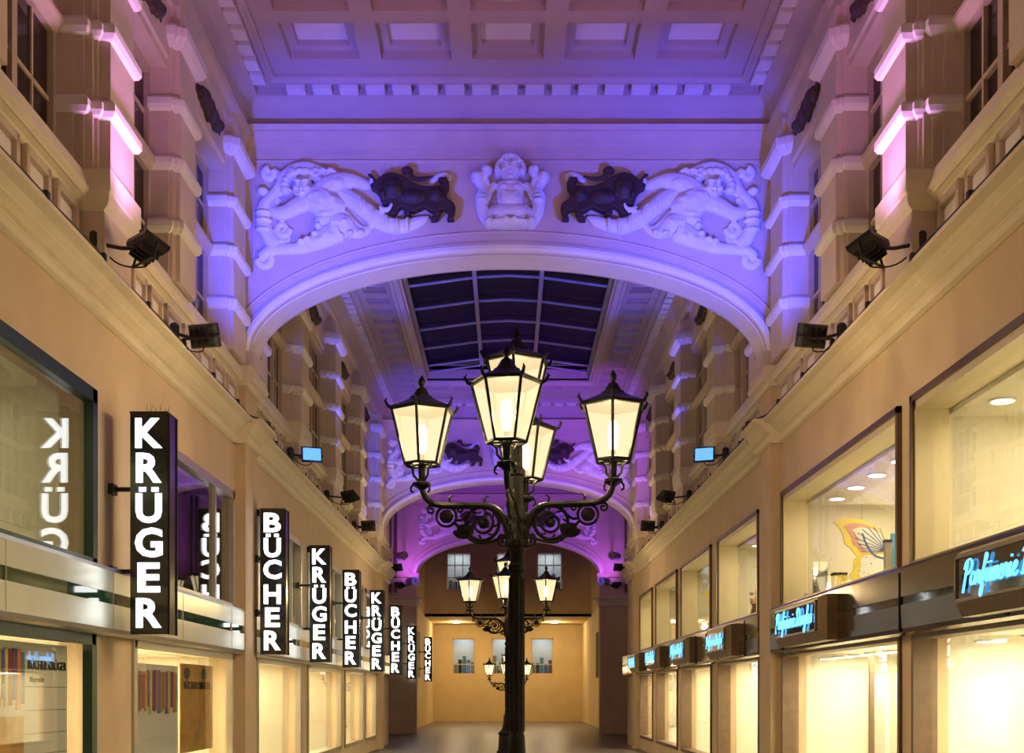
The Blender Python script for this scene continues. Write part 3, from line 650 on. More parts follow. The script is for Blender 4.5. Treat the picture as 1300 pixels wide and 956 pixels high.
for s in (-1, 1):
    w = walls[s]
    for i, (a, b) in enumerate(OPEN[s]):
        nth = i
        big = (s == -1 and i in (0, 1)); dark = (s == -1 and i in (2,))
        where = '%s shop window %s' % (SIDE[s], ('furthest before the near arch', 'next before the last pier in front of the near arch', 'last before the near arch', 'first behind the near arch', 'second behind the near arch', 'third behind the near arch', 'fourth behind the near arch')[i])
        # upper shop window
        wn += 1; r = sroot('window_%d' % wn, 'upper '+where); h = (b-a)/2; r.location = (s*W, (a+b)/2, SH0); H = SH1-SH0
        fm_ = 'green' if big else ('alu' if s == -1 else 'bronze_frame'); fw = (.10 if big else .08) if s == -1 else .035
        pr, fd, gl = (-.04, .05, .02) if s == -1 else (-.05, .20, .15)
        m_ = MB()
        for u0, u1, q0, q1 in ((-h-.02, -h+fw, -.02, H+.03), (h-fw, h+.02, -.02, H+.03), (-h-.02, h+.02, H-fw, H+.03), (-h, h, -.02, .05)): m_.box(pr, fd, u0, u1, q0, q1)
        part('window_frame', m_, fm_, r, scale=(s, 1, 1))
        # pale inner jamb
        if s == 1 or not big: part('jamb', MB().box(-.02 if s == 1 else .06, .30, h-fw-.035, h-fw, .05, H-fw).box(-.02 if s == 1 else .06, .30, -h+fw, -h+fw+.035, .05, H-fw).box(-.02 if s == 1 else .06, .30, -h+fw, h-fw, H-fw-.07, H-fw), 'jamb' if s == 1 else 'alu', r, scale=(s, 1, 1))
        np_ = 2 if (s == -1 and not big) else 1
        for j in range(np_):
            u0 = -h+fw+(2*h-2*fw)*j/np_; u1 = -h+fw+(2*h-2*fw)*(j+1)/np_
            if np_ == 2: u0, u1 = ((-h+fw, h*.55), (h*.55, h-fw))[j]
            part('pane', MB().box(gl, gl+.01, u0, u1, .04, H-fw), 'pane_dark' if (s == -1) else 'pane', r, scale=(s, 1, 1))
        if np_ == 2: part('mullion', MB().box(-.02, .06, h*.55-.04, h*.55+.04, .0, H-fw), fm_, r, scale=(s, 1, 1))
        room(w, s, a, b, SH0, (SH1+.05 if s == -1 else 4.28), 2.0, 'roomdark' if dark else 'cream', 0 if dark else (ROOM_W*(.55 if s == -1 else 1.0)))
        # ground floor window
        wn += 1; r = sroot('window_%d' % wn, 'ground floor '+where); r.location = (s*W, (a+b)/2, .35); H = FA0-.35
        m_ = MB()
        for u0, u1, q0, q1 in ((-h-.03, -h+fw, 0, H), (h-fw, h+.03, 0, H), (-h, h, H-fw, H), (-h, h, 0, .08)): m_.box(-.03, .06 if s == -1 else .2, u0, u1, q0, q1)
        part('window_frame', m_, fm_ if s == -1 else 'brown', r, scale=(s, 1, 1))
        part('pane', MB().box(.13, .14, -h+fw, h-fw, .06, H-fw), 'pane', r, scale=(s, 1, 1))
        rr = room(w, s, a, b, .35, FA0-.02, 1.3, 'cream_box' if s == 1 else 'cream', GROUND_W*(1.3 if s == 1 else .7))
        if s == 1:
            n = max(2, int((b-a)/1.1))
            for j in range(1, n): y = a+(b-a)*j/n; part('display_post', lambda: MB().box(-.03, .03, -.03, .03, .35, FA0-.05), 'brown', r, (.85, y-(a+b)/2, -.35), key='dpost')
            for j in range(n): y = a+(b-a)*(j+.5)/n; part('display_panel', lambda: MB().box(0, .04, -.42, .42, 0, 1.45), 'cream_box', r, (1.1, y-(a+b)/2, .1), (0, 0, 0), key='dpanel')
            if i in (1, 2):
                nl = 7 if i == 2 else 6
                for j in range(nl): spot_disc(W+.55, a+(b-a)*(j+.6)/nl, FA0-.06, '%s round lamp from the near arch, lower perfumery display %s' % (ORD[nl-1-j], 'just before the near arch' if i == 2 else 'before the last pier'), .14, 'display lamps %d' % i)
        # upper downlights
        if s == 1 and i in (1, 2, 3):
            for j in range(5): spot_disc(4.46, a+.9+(b-a-1.5)*j/4, 4.30, '%s round downlight from the near arch, upper perfumery bay %s' % (ORD[j if i == 3 else 4-j], ('before the last pier', 'just before that arch', 'just behind that arch')[i-1]), .12, 'upper downlights %d' % i)
# fascia bands
LF = [(3.95, FA0), (3.80, FA0), (3.76, FA0+.02), (3.74, FA0+.06), (3.74, FA0+.29), (3.76, FA0+.29), (3.76, FA0+.40), (3.74, FA0+.40), (3.74, FA1-.05), (3.76, FA1-.01), (3.95, FA1)]
RF = [(3.95, FA0), (3.80, FA0), (3.73, FA0+.02), (3.715, FA0+.06), (3.71, FA0+.28), (3.73, FA0+.28), (3.73, FA0+.36), (3.71, FA0+.36), (3.71, FA1-.03), (3.73, FA1), (3.95, FA1)]
tn = 0
for s, pr, m_ in ((-1, LF, 'satin'), (1, RF, 'bronze')):
    for a, b in ((Y0, A1-.03), (A1+ARCH_T+.05, A2-.03), (A2+ARCH_T+.05, YW)):
        tn += 1
        f = struct('trim_%d' % tn, sweep_y(pr, a, b, s), m_, '%s fascia band over the %s windows' % ('satin metal' if s == -1 else 'dark bronze', SIDE[s]))
        part('stripe', MB().box(s*3.752, s*3.77, a, b, FA0+.29, FA0+.40) if s == -1 else MB().box(s*3.722, s*3.74, a, b, FA0+.28, FA0+.36), 'green_glass' if s == -1 else 'darkpanel', f)
        y = a+1.0
        while y < b-.3:
            part('seam', lambda: MB().box(3.700, 3.73, -.004, .004, FA0+.03, FA1-.06), 'ink', f, (0.036*0, y, 0), scale=(s, 1, 1), key='seam') if s == 1 else part('seam', lambda: MB().box(3.737, 3.75, -.004, .004, FA0+.07, FA1-.05), 'alu', f, (0, y, 0), scale=(s, 1, 1), key='seamL')
            y += 2.4
# neon signs on the perfumery fascia
GL = {'P': (1.12, [[(.05, -.45), (.2, .6), (.42, 1.85)], [(-.05, 1.35), (.2, 1.9), (.75, 2.05), (1.1, 1.7), (.95, 1.2), (.6, .95), (.25, .95)]]),
      'a': (1.0, [[(.75, .9), (.4, 1), (.1, .6), (.15, .12), (.5, .12), (.75, .6), (.8, .95), (.72, .3), (.85, .05), (1.05, .28)]]),
      'r': (.8, [[(0, .3), (.2, .9), (.3, 1.05), (.36, .85), (.6, .92), (.52, .3), (.65, .05), (.85, .28)]]),
      'f': (.78, [[(0, .3), (.45, 1.3), (.72, 1.95), (.55, 2.15), (.42, 1.5), (.3, 0), (.18, -.8), (.34, -.9), (.45, -.3), (.32, .2), (.8, .3)]]),
      'u': (1.0, [[(0, .3), (.2, 1), (.15, .3), (.32, .05), (.6, .4), (.75, 1), (.7, .3), (.85, .05), (1.05, .3)]]),
      'm': (1.08, [[(0, .3), (.2, 1), (.2, 0)], [(.2, .1), (.3, .75), (.48, 1), (.55, .6), (.52, 0)], [(.53, .1), (.62, .75), (.84, 1), (.9, .6), (.88, .1), (1.12, .28)]]),
      'e': (.8, [[(0, .3), (.42, .55), (.6, .85), (.42, 1.02), (.2, .6), (.3, .1), (.6, .05), (.85, .3)]]),
      'i': (.52, [[(0, .3), (.2, 1), (.2, .2), (.35, .05), (.55, .3)]]),
      'D': (1.3, [[(.45, 1.8), (.35, .9), (.25, .1), (.05, .1)], [(0, 1.55), (.5, 2.05), (1.15, 1.75), (1.25, .9), (.85, .1), (.2, .0)]]),
      'o': (.9, [[(.5, 1), (.15, .8), (.1, .3), (.4, .02), (.7, .4), (.65, .9), (.45, 1), (.62, .8), (.95, .85)]]),
      'g': (.95, [[(.7, .9), (.35, 1), (.1, .6), (.2, .12), (.55, .25), (.75, .95), (.65, -.5), (.4, -.9), (.22, -.6), (.6, -.1), (1, .3)]]),
      'l': (.66, [[(0, .3), (.4, 1.3), (.52, 1.95), (.32, 2.05), (.27, 1), (.32, .15), (.5, .05), (.7, .3)]]),
      's': (.65, [[(0, .3), (.35, 1), (.46, .6), (.5, .2), (.3, .03), (.1, .15)]])}
def script_mb(s, h, r, n=7):
    """cursive tube lettering in the Y-Z plane, reading towards -Y; h is the x-height"""
    mb = MB(); x = 0
    for ch in s:
        if ch == ' ': x += .55; continue
        base = {'ü': 'u'}.get(ch, ch); adv, st = GL[base]
        st = list(st)
        if ch == 'ü': st += [[(.25, 1.38), (.28, 1.5)], [(.65, 1.38), (.68, 1.5)]]
        if ch == 'i': st += [[(.25, 1.4), (.29, 1.55)]]
        for p in st:
            q = [(0, -(x+px+.22*py)*h, py*h) for px, py in p]
            mb.tube(cat_rom(q, 4) if len(q) > 2 else q, r, 6)
        x += adv*.92
    mb.w = x*h; return mb
boxes = [(6.65, 9.35), (13.3, 15.6), (19.0, 21.0), (23.4, 25.6), (28.0, 30.2), (32.4, 34.4)]
plc = ['before the pier in front of the near arch', 'just before the near arch', 'first behind the near arch', 'second behind the near arch', 'third behind the near arch', 'just before the middle arch']
for i, (a, b) in enumerate(boxes):
    t = thing('neon_sign', 'blue neon script box on perfumery fascia, %s' % plc[i], 'sign', (3.71, (a+b)/2, FA0+.05), group='neon boxes on the perfumery fascia')
    h = (b-a)/2; H = .52
    part('housing', MB().loft([[(x, -h+e, e2), (x, h-e, e2), (x, h-e, H-e2*.4), (x, -h+e, H-e2*.4)] for x, e, e2 in ((.03, 0, 0), (-.12, 0, 0), (-.20, .10, .10))]), 'bronze_frame', t)
    part('rim', MB().box(-.225, -.2, -h+.12, h-.12, .11, .13).box(-.225, -.2, -h+.12, h-.12, H-.08, H-.06).box(-.225, -.2, -h+.12, -h+.14, .11, H-.06).box(-.225, -.2, h-.14, h-.12, .11, H-.06), 'bronze_frame', t)
    part('glass_panel', MB().box(-.21, -.195, -h+.13, h-.13, .12, H-.07), 'darkpanel', t)
    tw = 1.72 if i == 0 else 2*h-.5
    def scr():
        n_ = script_mb('Parfümerie Douglas', 1, .01).w
        return script_mb('Parfümerie Douglas', tw/n_, .0095)
    part('lettering', scr, 'neon', t, (-.232, h-(.32 if i == 0 else .25), .21), scale=(1, 1, .82))
    for yy in (-h+.3, h-.3): part('lettering_mount', MB().box(-.235, -.21, yy, yy+.01, .2, .3), 'black', t)
# butterflies, vase, display boxes
def butterfly(loc, rz, sc, label):
    t = thing('butterfly_decoration', label, 'decoration', loc, (0, 0, rz), 'butterflies in the perfumery windows', (sc, sc, sc))
    up = [(-.80, .36), (-.62, .42), (-.42, .40), (-.22, .32), (-.06, .16), (0, .02), (-.04, -.04), (-.20, -.05), (-.36, -.06), (-.48, -.08), (-.56, .02), (-.64, .08), (-.66, .20), (-.72, .30)]
    lo = [(-.02, -.04), (-.10, -.26), (-.22, -.42), (-.38, -.46), (-.52, -.44), (-.56, -.34), (-.50, -.24), (-.52, -.14), (-.44, -.06), (-.24, -.04)]
    def inset(P_, k, c): return [(c[0]+(x-c[0])*k, c[1]+(z-c[1])*k) for x, z in P_]
    part('upper_wing', MB().poly(up, -.012, .012), 'yellow', t); part('lower_wing', MB().poly(lo, -.010, .010), 'yellow', t)
    part('wing_field', MB().poly(inset(up, .80, (-.12, .08)), -.017, .017), 'pink', t)
    part('wing_centre', MB().poly(inset(up, .66, (-.08, .06)), -.021, .021), 'white', t); part('wing_centre', MB().poly(inset(lo, .78, (-.12, -.12)), -.019, .019), 'white', t)
    m_ = MB()
    for k in range(9):
        a = PI*(.80+.075*k); r1 = .44-.02*abs(k-3)
        for yy in (-.024, .024): m_.tube([(-.06, yy, -.01), (-.06+r1*.5*math.cos(a)*1.0, yy, -.01-r1*.5*math.sin(a)+.10*(1-k/8)), (-.06+r1*math.cos(a), yy, .02-r1*math.sin(a)+.24*(1-k/8)-.05)], .005, 4)
    for yy in (-.024, .024): m_.tube(cat_rom([(-.40, yy, .22), (-.36, yy, .10), (-.30, yy, .0), (-.22, yy, -.08), (-.08, yy, -.12)], 4), [.012]*17, 5)
    part('wing_veins', m_, 'bluepaint', t)
    m_ = MB()
    for k in range(6):
        for yy in (-.022, .022): m_.ell((-.46+.012*k*k*.6, yy, .22-.08*k), (.012, .004, .009), 6, 4)
        for yy in (-.022, .022): m_.ell((-.44+.06*k, yy, -.28-.018*k), (.010, .004, .008), 6, 4)
    part('wing_spots', m_, 'ink', t)
    part('body', MB().tube([(.02, 0, .22), (.03, 0, .05), (.03, 0, -.20), (.02, 0, -.34)], [.03, .045, .04, .015], 8), 'teal', t)
    part('hanger', MB().tube([(-.4, 0, .38), (-.4, 0, .38+(SH1+.04-loc[2]-.38*sc)/sc)], .003, 4).tube([(.02, 0, .2), (.02, 0, .2+(SH1+.04-loc[2]-.2*sc)/sc)], .003, 4), 'grey', t)
    return t
butterfly((4.96, 15.3, 3.50), .10, .98, 'large yellow pink and white butterfly in perfumery window before the near arch')
butterfly((4.80, 20.35, 3.55), .1, .75, 'yellow and pink butterfly in the first perfumery window behind the near arch')
butterfly((4.80, 25.6, 3.55), .1, .75, 'yellow and pink butterfly in the second perfumery window behind the near arch')
butterfly((4.80, 30.3, 3.55), .1, .75, 'yellow and pink butterfly in the third perfumery window behind the near arch')
t = thing('vase', 'dark vase of pale blossoms in the first perfumery window behind the near arch', 'vase', (4.18, 19.9, SH0))
part('vessel', MB().lathe([(.05, 0), (.09, .06), (.10, .16), (.07, .26), (.085, .30)]), 'vase', t)
m_ = MB()
for i in range(14): m_.ell((random.uniform(-.10, .10), random.uniform(-.08, .08), .36+random.uniform(-.04, .16)), (.035, .035, .035), 6, 5)
m_.tube([(0, 0, .2), (0, 0, .4)], .03, 6); part('blossoms', m_, 'pink', t)
for i, (y, x, hh, m_) in enumerate(((15.75, 4.16, .42, 'grey'), (16.2, 4.16, .14, 'cream_box'), (14.85, 4.16, .28, 'yellow'), (12.95, 4.16, .45, 'alu'))):
    t = thing('perfume_box', ('tall grey carton standing on the sill below the large butterfly', 'low white carton beside the tall grey carton under the large butterfly', 'yellow carton with a dark cap under the large butterfly', 'slim metallic column beside the large butterfly')[i], 'box', (x, y, SH0))
    bw = .035 if i == 3 else .08
    part('carton', MB().box(-bw, bw, -bw, bw, 0, hh), m_, t); part('lid', MB().box(-bw-.004, bw+.004, -bw-.004, bw+.004, hh, hh+.03), 'white' if i < 2 else 'ink', t)
# posters in the bookshop's ground floor windows
def poster(y0, y1, z0, z1, stripes, txt, label, extra=None, x=W+.17):
    t = thing('window_poster', label, 'poster', (-x, (y0+y1)/2, z0)); h = (y1-y0)/2; H = z1-z0
    part('sheet', MB().box(-.01, 0, -h, h, 0, H), 'paper', t)
    y = -h+.06; i = 0
    while y < -h+stripes:
        ww = random.uniform(.05, .10); hh = random.uniform(.42, .52)
        part('book_spine', MB().box(0, .012, y, y+ww-.008, H-.06-hh, H-.06+random.uniform(-.03, .0)), 'spine%d' % (i % 9), t); y += ww; i += 1
    for (s_, zz, hh, yy) in txt:
        me = text_mesh(s_, hh, None, .003, .004); o = part('lettering', me, 'ink', t, (.006, yy, zz), (0, 0, PI/2))
    for zz in (.12, .3, .5, .7): 
        if zz < H: part('rule', MB().box(0, .006, -h+stripes+.05, h-.02, zz, zz+.008), 'grey', t)
    if extra: part('picture', MB().box(0, .015, -h+.05, -h+stripes, H-1.15, H-.62), extra, t)
    return t
poster(8.6, 10.85, 1.0, 2.08, 1.25, (('BÜCHER KRÜGER', .90, .095, .66), ('Mayersche', .76, .065, .42)), 'poster with coloured book spines and lettering in the green-framed bookshop window', 'orange')
poster(12.4, 14.5, .9, 1.98, 2.0, (), 'wide poster of coloured book spines in the bookshop window beside the first black sign')
tp = thing('window_poster', 'orange poster with black lettering in the bookshop window before the near arch', 'poster', (-W-.17, 15.4, .9))
part('sheet', MB().box(-.01, 0, -.8, .8, 0, 1.12), 'orange', tp); part('lettering', text_mesh('BÜCHER KRÜGER', .12, 1.3, .003, .01), 'ink', tp, (.006, 0, .86), (0, 0, PI/2))
for yy in (-.5, .35): part('tree_motif', MB().ell((0, yy, 1.0), (.01, .16, .08), 10, 6), 'green', tp)

# ------------------------------------------------------------------ black blade signs
LET = {}
def letter(ch):
    if ch not in LET:
        me = text_mesh('U' if ch == 'Ü' else ch, .285, {'E': .215, 'R': .245, 'K': .26, 'C': .265, 'G': .265}.get(ch, .25), .006, .032)
        if ch == 'Ü':
            bm = bmesh.new(); bm.from_mesh(me)
            for v in bm.verts: v.co.z -= .035
            for sx in (-.06, .06): bmesh.ops.create_cube(bm, size=1, matrix=Matrix.Translation((sx, 0, .146)) @ Matrix.Diagonal((.066, .012, .042, 1)))
            bm.to_mesh(me); bm.free()
        LET[ch] = me
    return LET[ch]
SGN = [(11.35, 'KRÜGER'), (17.3, 'BÜCHER'), (21.6, 'KRÜGER'), (25.9, 'BÜCHER'), (31.0, 'KRÜGER'), (36.2, 'BÜCHER'), (47.3, 'KRÜGER'), (57.0, 'BÜCHER')]
SLAB = ['beside the green-framed window, topped with bird spikes', 'just behind the near arch, topped with bird spikes', 'second behind the near arch', 'third behind the near arch', 'fourth behind the near arch', 'just behind the middle arch', 'beside the far arch pier', 'in the ochre end passage']
SH = 2.126
for i, (y, word) in enumerate(SGN):
    dx = 0 if i < 6 else -.42
    wx = (W, 3.73, W, W, W, W, 4.3, 4.3)[i]
    t = thing('blade_sign', 'black blade sign with white letters, %s' % SLAB[i], 'sign', (-3.45+dx, y, 2.215), group='black blade signs on the bookshop side')
    part('housing', lambda: MB().box(-.18, .18, 0, .34, 0, SH), 'gloss_black', t, key='sign_box')
    part('edge_trim', lambda: MB().box(.176, .19, .03, .05, 0, SH).box(.176, .19, .29, .31, 0, SH).box(-.185, .185, -.005, .345, SH, SH+.015), 'black', t, key='sign_trim')
    for face in (0, 1):
        for ch, zc in zip(word, (.194, .527, .880, 1.244, 1.58, 1.92)):
            part('letter', letter(ch), 'letter', t, (0, -.006 if face == 0 else .346, SH-zc), (0, 0, PI if face else 0))
    br_ = -(wx-3.45+dx*-1*0)-dx*0
    for z in (.62, 1.42):
        xw = -(wx+(-3.45+dx))           # wall plane in the sign's own frame
        part('bracket', MB().box(xw-.01, -.17, .15, .19, z-.02, z+.02).box(xw-.01, xw+.05, .10, .24, z-.05, z+.05), 'black', t)
    if i < 2:
        m_ = MB()
        for k in range(34):
            x, yy = random.uniform(-.16, .16), random.uniform(.03, .31); m_.tube([(x, yy, SH), (x+random.uniform(-.03, .03), yy, SH+random.uniform(.06, .13))], .0018, 3)
        part('bird_spikes', m_, 'alu', t)['kind'] = 'stuff'

# ------------------------------------------------------------------ street lamps
LH = .56
def hexp(r, z, ph=0): return [(r*math.cos(PI/3*j+ph), r*math.sin(PI/3*j+ph), z) for j in range(6)]
RB, RT = .19, .335
def lantern_frame():
    mb = MB(); b, t_ = hexp(RB, 0), hexp(RT, LH)
    for j in range(6):
        k = (j+1) % 6
        mb.tube([b[j], t_[j]], .016, 5); mb.tube([b[j], b[k]], .018, 5); mb.tube([t_[j], t_[k]], .018, 5)
        c = Vector(t_[j]); d = Vector((c.x, c.y, 0)).normalized()
        mb.tube([c, c+d*.04+Vector((0, 0, .02)), c+d*.07+Vector((0, 0, .07)), c+d*.05+Vector((0, 0, .10))], [.02, .018, .014, .004], 5)
    for j in range(3): mb.tube([b[j], b[j+3]], .012, 5)
    return mb
def lantern_roof():
    return MB().loft([hexp(r, z) for r, z in ((RT+.01, LH), (RT+.03, LH+.015), (RT-.02, LH+.04), (.22, LH+.08), (.15, LH+.115), (.13, LH+.13), (.125, LH+.145), (.10, LH+.155), (.07, LH+.20), (.05, LH+.235))])
def lantern_fin(): return MB().lathe([(.05, LH+.225), (.03, LH+.24), (.02, LH+.26), (.035, LH+.28), (.04, LH+.305), (.028, LH+.34), (.005, LH+.375)], n=10)
def lantern_panes():
    out = []; b, t_ = hexp(RB-.008, .01), hexp(RT-.008, LH-.01)
    for j in range(6):
        k = (j+1) % 6; n = (Vector(b[j])+Vector(b[k])).normalized()*.004
        out.append(MB().loft([[Vector(p) for p in (b[j], b[k], t_[k], t_[j])], [Vector(p)-n for p in (b[j], b[k], t_[k], t_[j])]]))
    return out
def lantern(parent, loc, rz, power):
    o = part('lantern', lantern_frame, 'iron', parent, loc, (0, 0, rz), key='lfr')
    part('roof', lantern_roof, 'iron', o, key='lroof'); part('finial', lantern_fin, 'iron', o, key='lfin')
    for j, pm in enumerate(lantern_panes()): part('pane', pm, 'lampglass', o, key=('lpane', j))
    part('bulb', lambda: MB().lathe([(.02, .10), (.045, .14), (.055, .24), (.055, .34), (.04, .40), (.01, .42)], n=10), 'bulb', o, key='lbulb')
    part('socket', lambda: MB().lathe([(.03, -.01), (.03, .10), (.02, .12)], n=8), 'iron', o, key='lsock')
    light('POINT', o, (0, 0, .25), power, (1, .72, .34), .03)
def arm_mb():
    """one scrolled arm along +X, its root at the post, the lantern cup at x = 1.0"""
    mb = MB(); q = lambda P_: [(x, 0, z) for x, z in P_]
    mb.tube(cat_rom(q([(.07, 3.20), (.10, 3.36), (.17, 3.52), (.30, 3.60), (.55, 3.61), (.80, 3.62), (.92, 3.66), (.98, 3.74), (1.0, 3.83)]), 5), [.042]*10+[.036]*15+[.032]*16, 8)
    def ring(cx, cz, r, rr, a0=0, a1=2*PI, n=20, fl=1.0): mb.tube([(cx+r*math.cos(a0+(a1-a0)*i/n), 0, cz+r*math.sin(a0+(a1-a0)*i/n)) for i in range(n+1)], rr, 6)
    def spir(cx, cz, r, turns, a0, sg, rr, n=30): mb.tube([(cx+r*(1-.78*i/n)*math.cos(a0+sg*turns*2*PI*i/n), 0, cz+r*(1-.78*i/n)*math.sin(a0+sg*turns*2*PI*i/n)) for i in range(n+1)], rr, 6)
    ring(.36, 3.42, .175, .020); spir(.36, 3.42, .125, 1.6, PI*.6, 1, .017); ring(.74, 3.50, .105, .016)
    spir(.13, 3.24, .07, 1.4, PI*.4, -1, .018); spir(.90, 3.57, .05, 1.3, PI*.7, -1, .013); spir(.60, 3.57, .045, 1.2, 0, 1, .012)
    mb.tube(cat_rom(q([(.12, 3.30), (.24, 3.24), (.40, 3.22), (.52, 3.28), (.60, 3.38), (.66, 3.44)]), 4), .018, 6)
    mb.tube(cat_rom(q([(.50, 3.52), (.58, 3.46), (.64, 3.46)]), 4), .015, 6)
    for a in range(8): mb.tube([(.36+.125*math.cos(a*PI/4+.3), 0, 3.42+.125*math.sin(a*PI/4+.3)), (.36+.175*math.cos(a*PI/4), 0, 3.42+.175*math.sin(a*PI/4))], .012, 5)
    mb.ell((.74, 0, 3.50), (.075, .035, .075), 12, 7); mb.ell((.36, 0, 3.42), (.045, .04, .045), 10, 6)
    for a in range(9): # leaf cluster
        an = PI*(.9+.12*a); mb.ell((.56+.07*math.cos(an), 0, 3.36+.07*math.sin(an)), (.05, .018, .032), 7, 5)
    mb.ell((.56, 0, 3.36), (.07, .03, .065), 10, 6)
    for x, z in ((.33, 3.62), (.70, 3.63)): mb.tube([(x, 0, z), (x+.01, 0, z+.06), (x-.015, 0, z+.09), (x-.035, 0, z+.075)], [.018, .014, .010, .004], 6)
    mb.lathe([(.03, 3.78), (.05, 3.80), (.10, 3.83), (.10, 3.855), (.05, 3.87), (.035, 3.90), (.04, 4.02), (.05, 4.04)], (1.0, 0, 0), 12)
    for k in range(3):
        a = 2*PI*k/3+.4
        mb.tube([(1.0+.04*math.cos(a), .04*math.sin(a), 3.88), (1.0+.09*math.cos(a), .09*math.sin(a), 3.93), (1.0+.10*math.cos(a), .10*math.sin(a), 4.0), (1.0+.15*math.cos(a), .15*math.sin(a), 4.05)], .014, 5)
        mb.tube([(1.0+.09*math.cos(a), .09*math.sin(a), 3.84), (1.0+.115*math.cos(a), .115*math.sin(a), 3.805), (1.0+.12*math.cos(a), .12*math.sin(a), 3.77), (1.0+.09*math.cos(a), .09*math.sin(a), 3.75)], .012, 5)
    mb.smooth = False; return mb
def street_lamp(loc, rz, label, power, low=0.0, sc=1.0):
    t = thing('street_lamp', label, 'street lamp', loc, (0, 0, rz), 'wrought iron lamps down the passage', (sc, sc, sc))
    part('post', MB().lathe([(.30, 0), (.30, .12), (.26, .16), (.24, .55), (.27, .60), (.20, .66), (.11, .80), (.085, 1.2), (.072, 1.25), (.072, 2.9-low), (.09, 2.92-low), (.09, 2.98-low), (.07, 3.0-low), (.07, 3.10-low), (.095, 3.14-low), (.095, 3.50-low), (.085, 3.56-low), (.075, 3.6-low), (.07, 3.9-low), (.09, 3.92-low), (.09, 3.97-low), (.065, 4.0-low), (.06, 4.4-low), (.09, 4.44-low), (.09, 4.48-low), (.05, 4.52-low)], n=18), 'iron_post', t)
    m_ = MB()
    for k in range(10):
        a = 2*PI*k/10
        for z in (3.2, 3.34, 3.46): m_.ell((.09*math.cos(a+z), .09*math.sin(a+z), z-low), (.03, .03, .05), 6, 5)
        m_.tube([(.072*math.cos(a), .072*math.sin(a), 1.25), (.072*math.cos(a), .072*math.sin(a), 2.85-low)], .012, 4)
    part('post_relief', m_, 'iron_post', t)
    for k in range(4):
        a = k*PI/2
        part('arm', arm_mb, 'iron', t, (0, 0, -low), (0, 0, a), key='arm')
        lantern(t, (math.cos(a), math.sin(a), 4.05-low), a+PI/6, power)
    lantern(t, (0, 0, 4.53-low), PI/6, power)
    return t
street_lamp((.09, 12.3, 0), math.radians(-6), 'black iron lamp post with five lanterns standing in front of the near arch', LANTERN_W)
street_lamp((0, 31.0, 0), math.radians(-4), 'black iron lamp post with five lanterns standing before the middle arch', LANTERN_W)
street_lamp((0, 57.0, 0), math.radians(-4), 'small black iron lamp post with lanterns in the end passage', LANTERN_W, 1.25, .9)
street_lamp((0, -6.0, 0), 0, 'black iron lamp post with five lanterns near the closing wall', LANTERN_W)

# ------------------------------------------------------------------ floodlights and cables
def flood(loc, aim, col, power, label, lens, on_wall=1, face=None, spot=125, ang=None, side=-1):
    t = thing('floodlight', label, 'floodlight', loc, group='floodlights on the cornices')
    f = Vector(face or aim).normalized(); q = f.to_track_quat('Y', 'Z').to_euler()
    HS = (.92, .92, .92)
    h = part('housing', lambda: MB().loft([[(-.19*k, y, -.14*k), (.19*k, y, -.14*k), (.19*k, y, .14*k), (-.19*k, y, .14*k)] for y, k in ((-.09, .55), (-.05, .85), (.0, 1), (.05, 1))]), 'black', t, rot=q, scale=HS, key='fl_house')
    part('lens', lambda: MB().box(-.165, .165, .05, .056, -.115, .115), lens, h, key='fl_lens')
    part('fins', lambda: MB().box(-.12, -.11, -.12, -.06, -.1, .1).box(-.04, -.03, -.12, -.06, -.1, .1).box(.03, .04, -.12, -.06, -.1, .1).box(.11, .12, -.12, -.06, -.1, .1), 'black', h, key='fl_fin')
    part('yoke', lambda: MB().tube([(-.205, 0, 0), (-.205, -.16, -.02), (.205, -.16, -.02), (.205, 0, 0)], .014, 6), 'black', h, key='fl_yoke')
    # ballast box and bracket back to the cornice
    bx = abs(3.70-abs(loc[0])) if abs(loc[0]) < 3.68 else .2
    part('bracket', MB().tube([(0, -.02, -.02), (side*bx*.5, -.06, -.03), (side*bx, -.10, .0)], .018, 6).lathe([(.05, -(loc[2]-5.525) if abs(loc[0]) < 3.68 else -.03), (.055, .0), (.055, .08), (.035, .11)], (side*bx, -.10, .0), 10), 'black', t)
    part('cord', MB().tube(cat_rom([(0, -.04, -.06), (side*.03, .06, -.15), (side*bx*.6, .04, -.14), (side*bx, -.08, .0)], 5), .008, 5), 'cable', t)
    if power: light('SPOT', t, f*.075, power, col, .16, aim, spot)
    return t
BL, VI, PK = (.05, .06, 1), (.30, .05, 1), (.80, .32, 1)
Fl = FLOOD_W
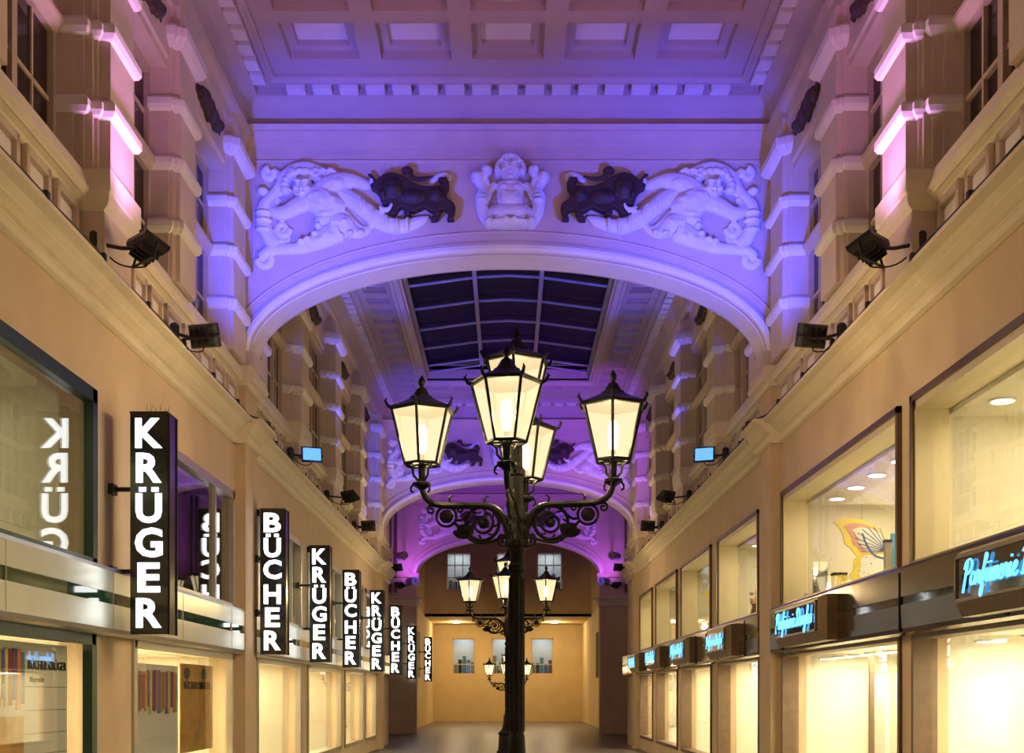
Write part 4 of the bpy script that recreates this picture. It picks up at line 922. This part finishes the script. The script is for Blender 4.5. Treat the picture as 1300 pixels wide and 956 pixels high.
for s in (-1, 1):
    nm = SIDE[s]
    flood((s*3.26, 10.68, 5.68), (-s*.32, .14, 1), PK, Fl*1.75, 'black floodlight under the pink-lit pedestal, %s side' % nm, 'lens_pink', face=(-s*.30, .30, 1), spot=130, side=s)
    flood((s*3.40, 13.2, 5.64), (-s*.28, 1, .80), BL, Fl*10.5, 'black floodlight turned to the near arch, %s side' % nm, 'lens_blue', face=(-s*.25, 1, .35), spot=64, side=s)
    flood((s*3.36, 20.2, 5.72), (-s*.35, -1, .75), BL, Fl*1.6, 'lit blue floodlight facing back to the near arch, %s side' % nm, 'lens_blue', face=(-s*.35, -1, .15), spot=80, side=s)
    flood((s*3.24, 24.2, 5.68), (-s*.17, .12, 1), BL, Fl*3.2, 'upward floodlight on the second pedestal behind the near arch, %s side' % nm, 'lens_blue', face=(-s*.4, .5, .9), spot=58, side=s)
    flood((s*3.38, 28.5, 5.68), (-s*.45, 1, .66), BL if s < 0 else VI, Fl*7, 'black floodlight turned to the middle arch, %s side' % nm, 'lens_blue', face=(-s*.25, 1, .3), spot=75, side=s)
    flood((s*4.25, 46.9, 5.95), (-s*.35, .25, 1), (.5, .10, 1), Fl*.8, 'black floodlight on the ledge beside the far arch, %s side' % nm, 'lens_pink', face=(-s*.4, .3, .8), spot=150, side=s)
    flood((s*3.75, 40.0, 5.9), (-s*.45, 1, .62), VI, Fl*2.4, 'small floodlight on the wall end behind the middle arch, %s side' % nm, 'lens_pink', face=(-s*.45, 1, .45), spot=75, side=s)
    # round projectors
    for (x, y, z, lab, lm) in ((4.2, 46.5, 7.05, 'long round projector on the wall above the far ledge, %s side' % nm, 'diffuser'), (3.82, 46.6, 6.05, 'round violet projector at the springing of the far arch, %s side' % nm, 'lens_blue')):
        t = thing('projector', lab, 'projector', (s*x, y, z), group='round projectors by the far arch')
        part('barrel', lambda: MB().tube([(-.3, 0, 0), (-.25, 0, 0), (.2, 0, 0), (.3, 0, 0)], [.10, .15, .15, .17], 12), 'grey', t, rot=(0, 0, PI*.62 if s < 0 else PI*.38), scale=(1, 1, 1), key='barrel')
        part('lens', lambda: MB().tube([(.29, 0, 0), (.305, 0, 0)], .15, 12), 'lens_dim' if 'violet' in lab else 'alu', t, rot=(0, 0, -PI*.32 if s < 0 else -PI*.68), key='plens')
        part('bracket', MB().box(-.03, .03, 0, A3-y+.02, -.03, .03), 'black', t)
    t = thing('downpipe', 'pair of dark downpipes on the wall beside the far arch, %s side' % nm, 'pipe', (s*4.75, A3-.12, 0))
    for k in (0, 1): part('pipe', MB().tube([(k*.22, 0, 5.7), (k*.22, 0, 9.6)], .055, 8), 'brown', t)
    # cable along the cornice edge with clips
    t = thing('cable', 'black cable running along the top of the %s cornice' % nm, 'cable', (0, 0, 0))
    pts = []; y = 3.0
    while y < 34.6:
        if not (A1-.3 < y < B0+.3): pts.append((s*3.615, y, 5.53+random.uniform(0, .02)))
        else: pts.append((s*3.46, y, 5.54))
        y += .45
    part('run', MB().tube(pts, .012, 5), 'cable', t)
    for i, y in enumerate([4+1.31*k for k in range(23)]): part('clip', lambda: MB().box(-.03, .03, -.03, .03, -.02, .04), 'cable', t, (s*(3.62 if not A1-.3 < y < B0+.3 else 3.47), y, 5.535), key='clip')
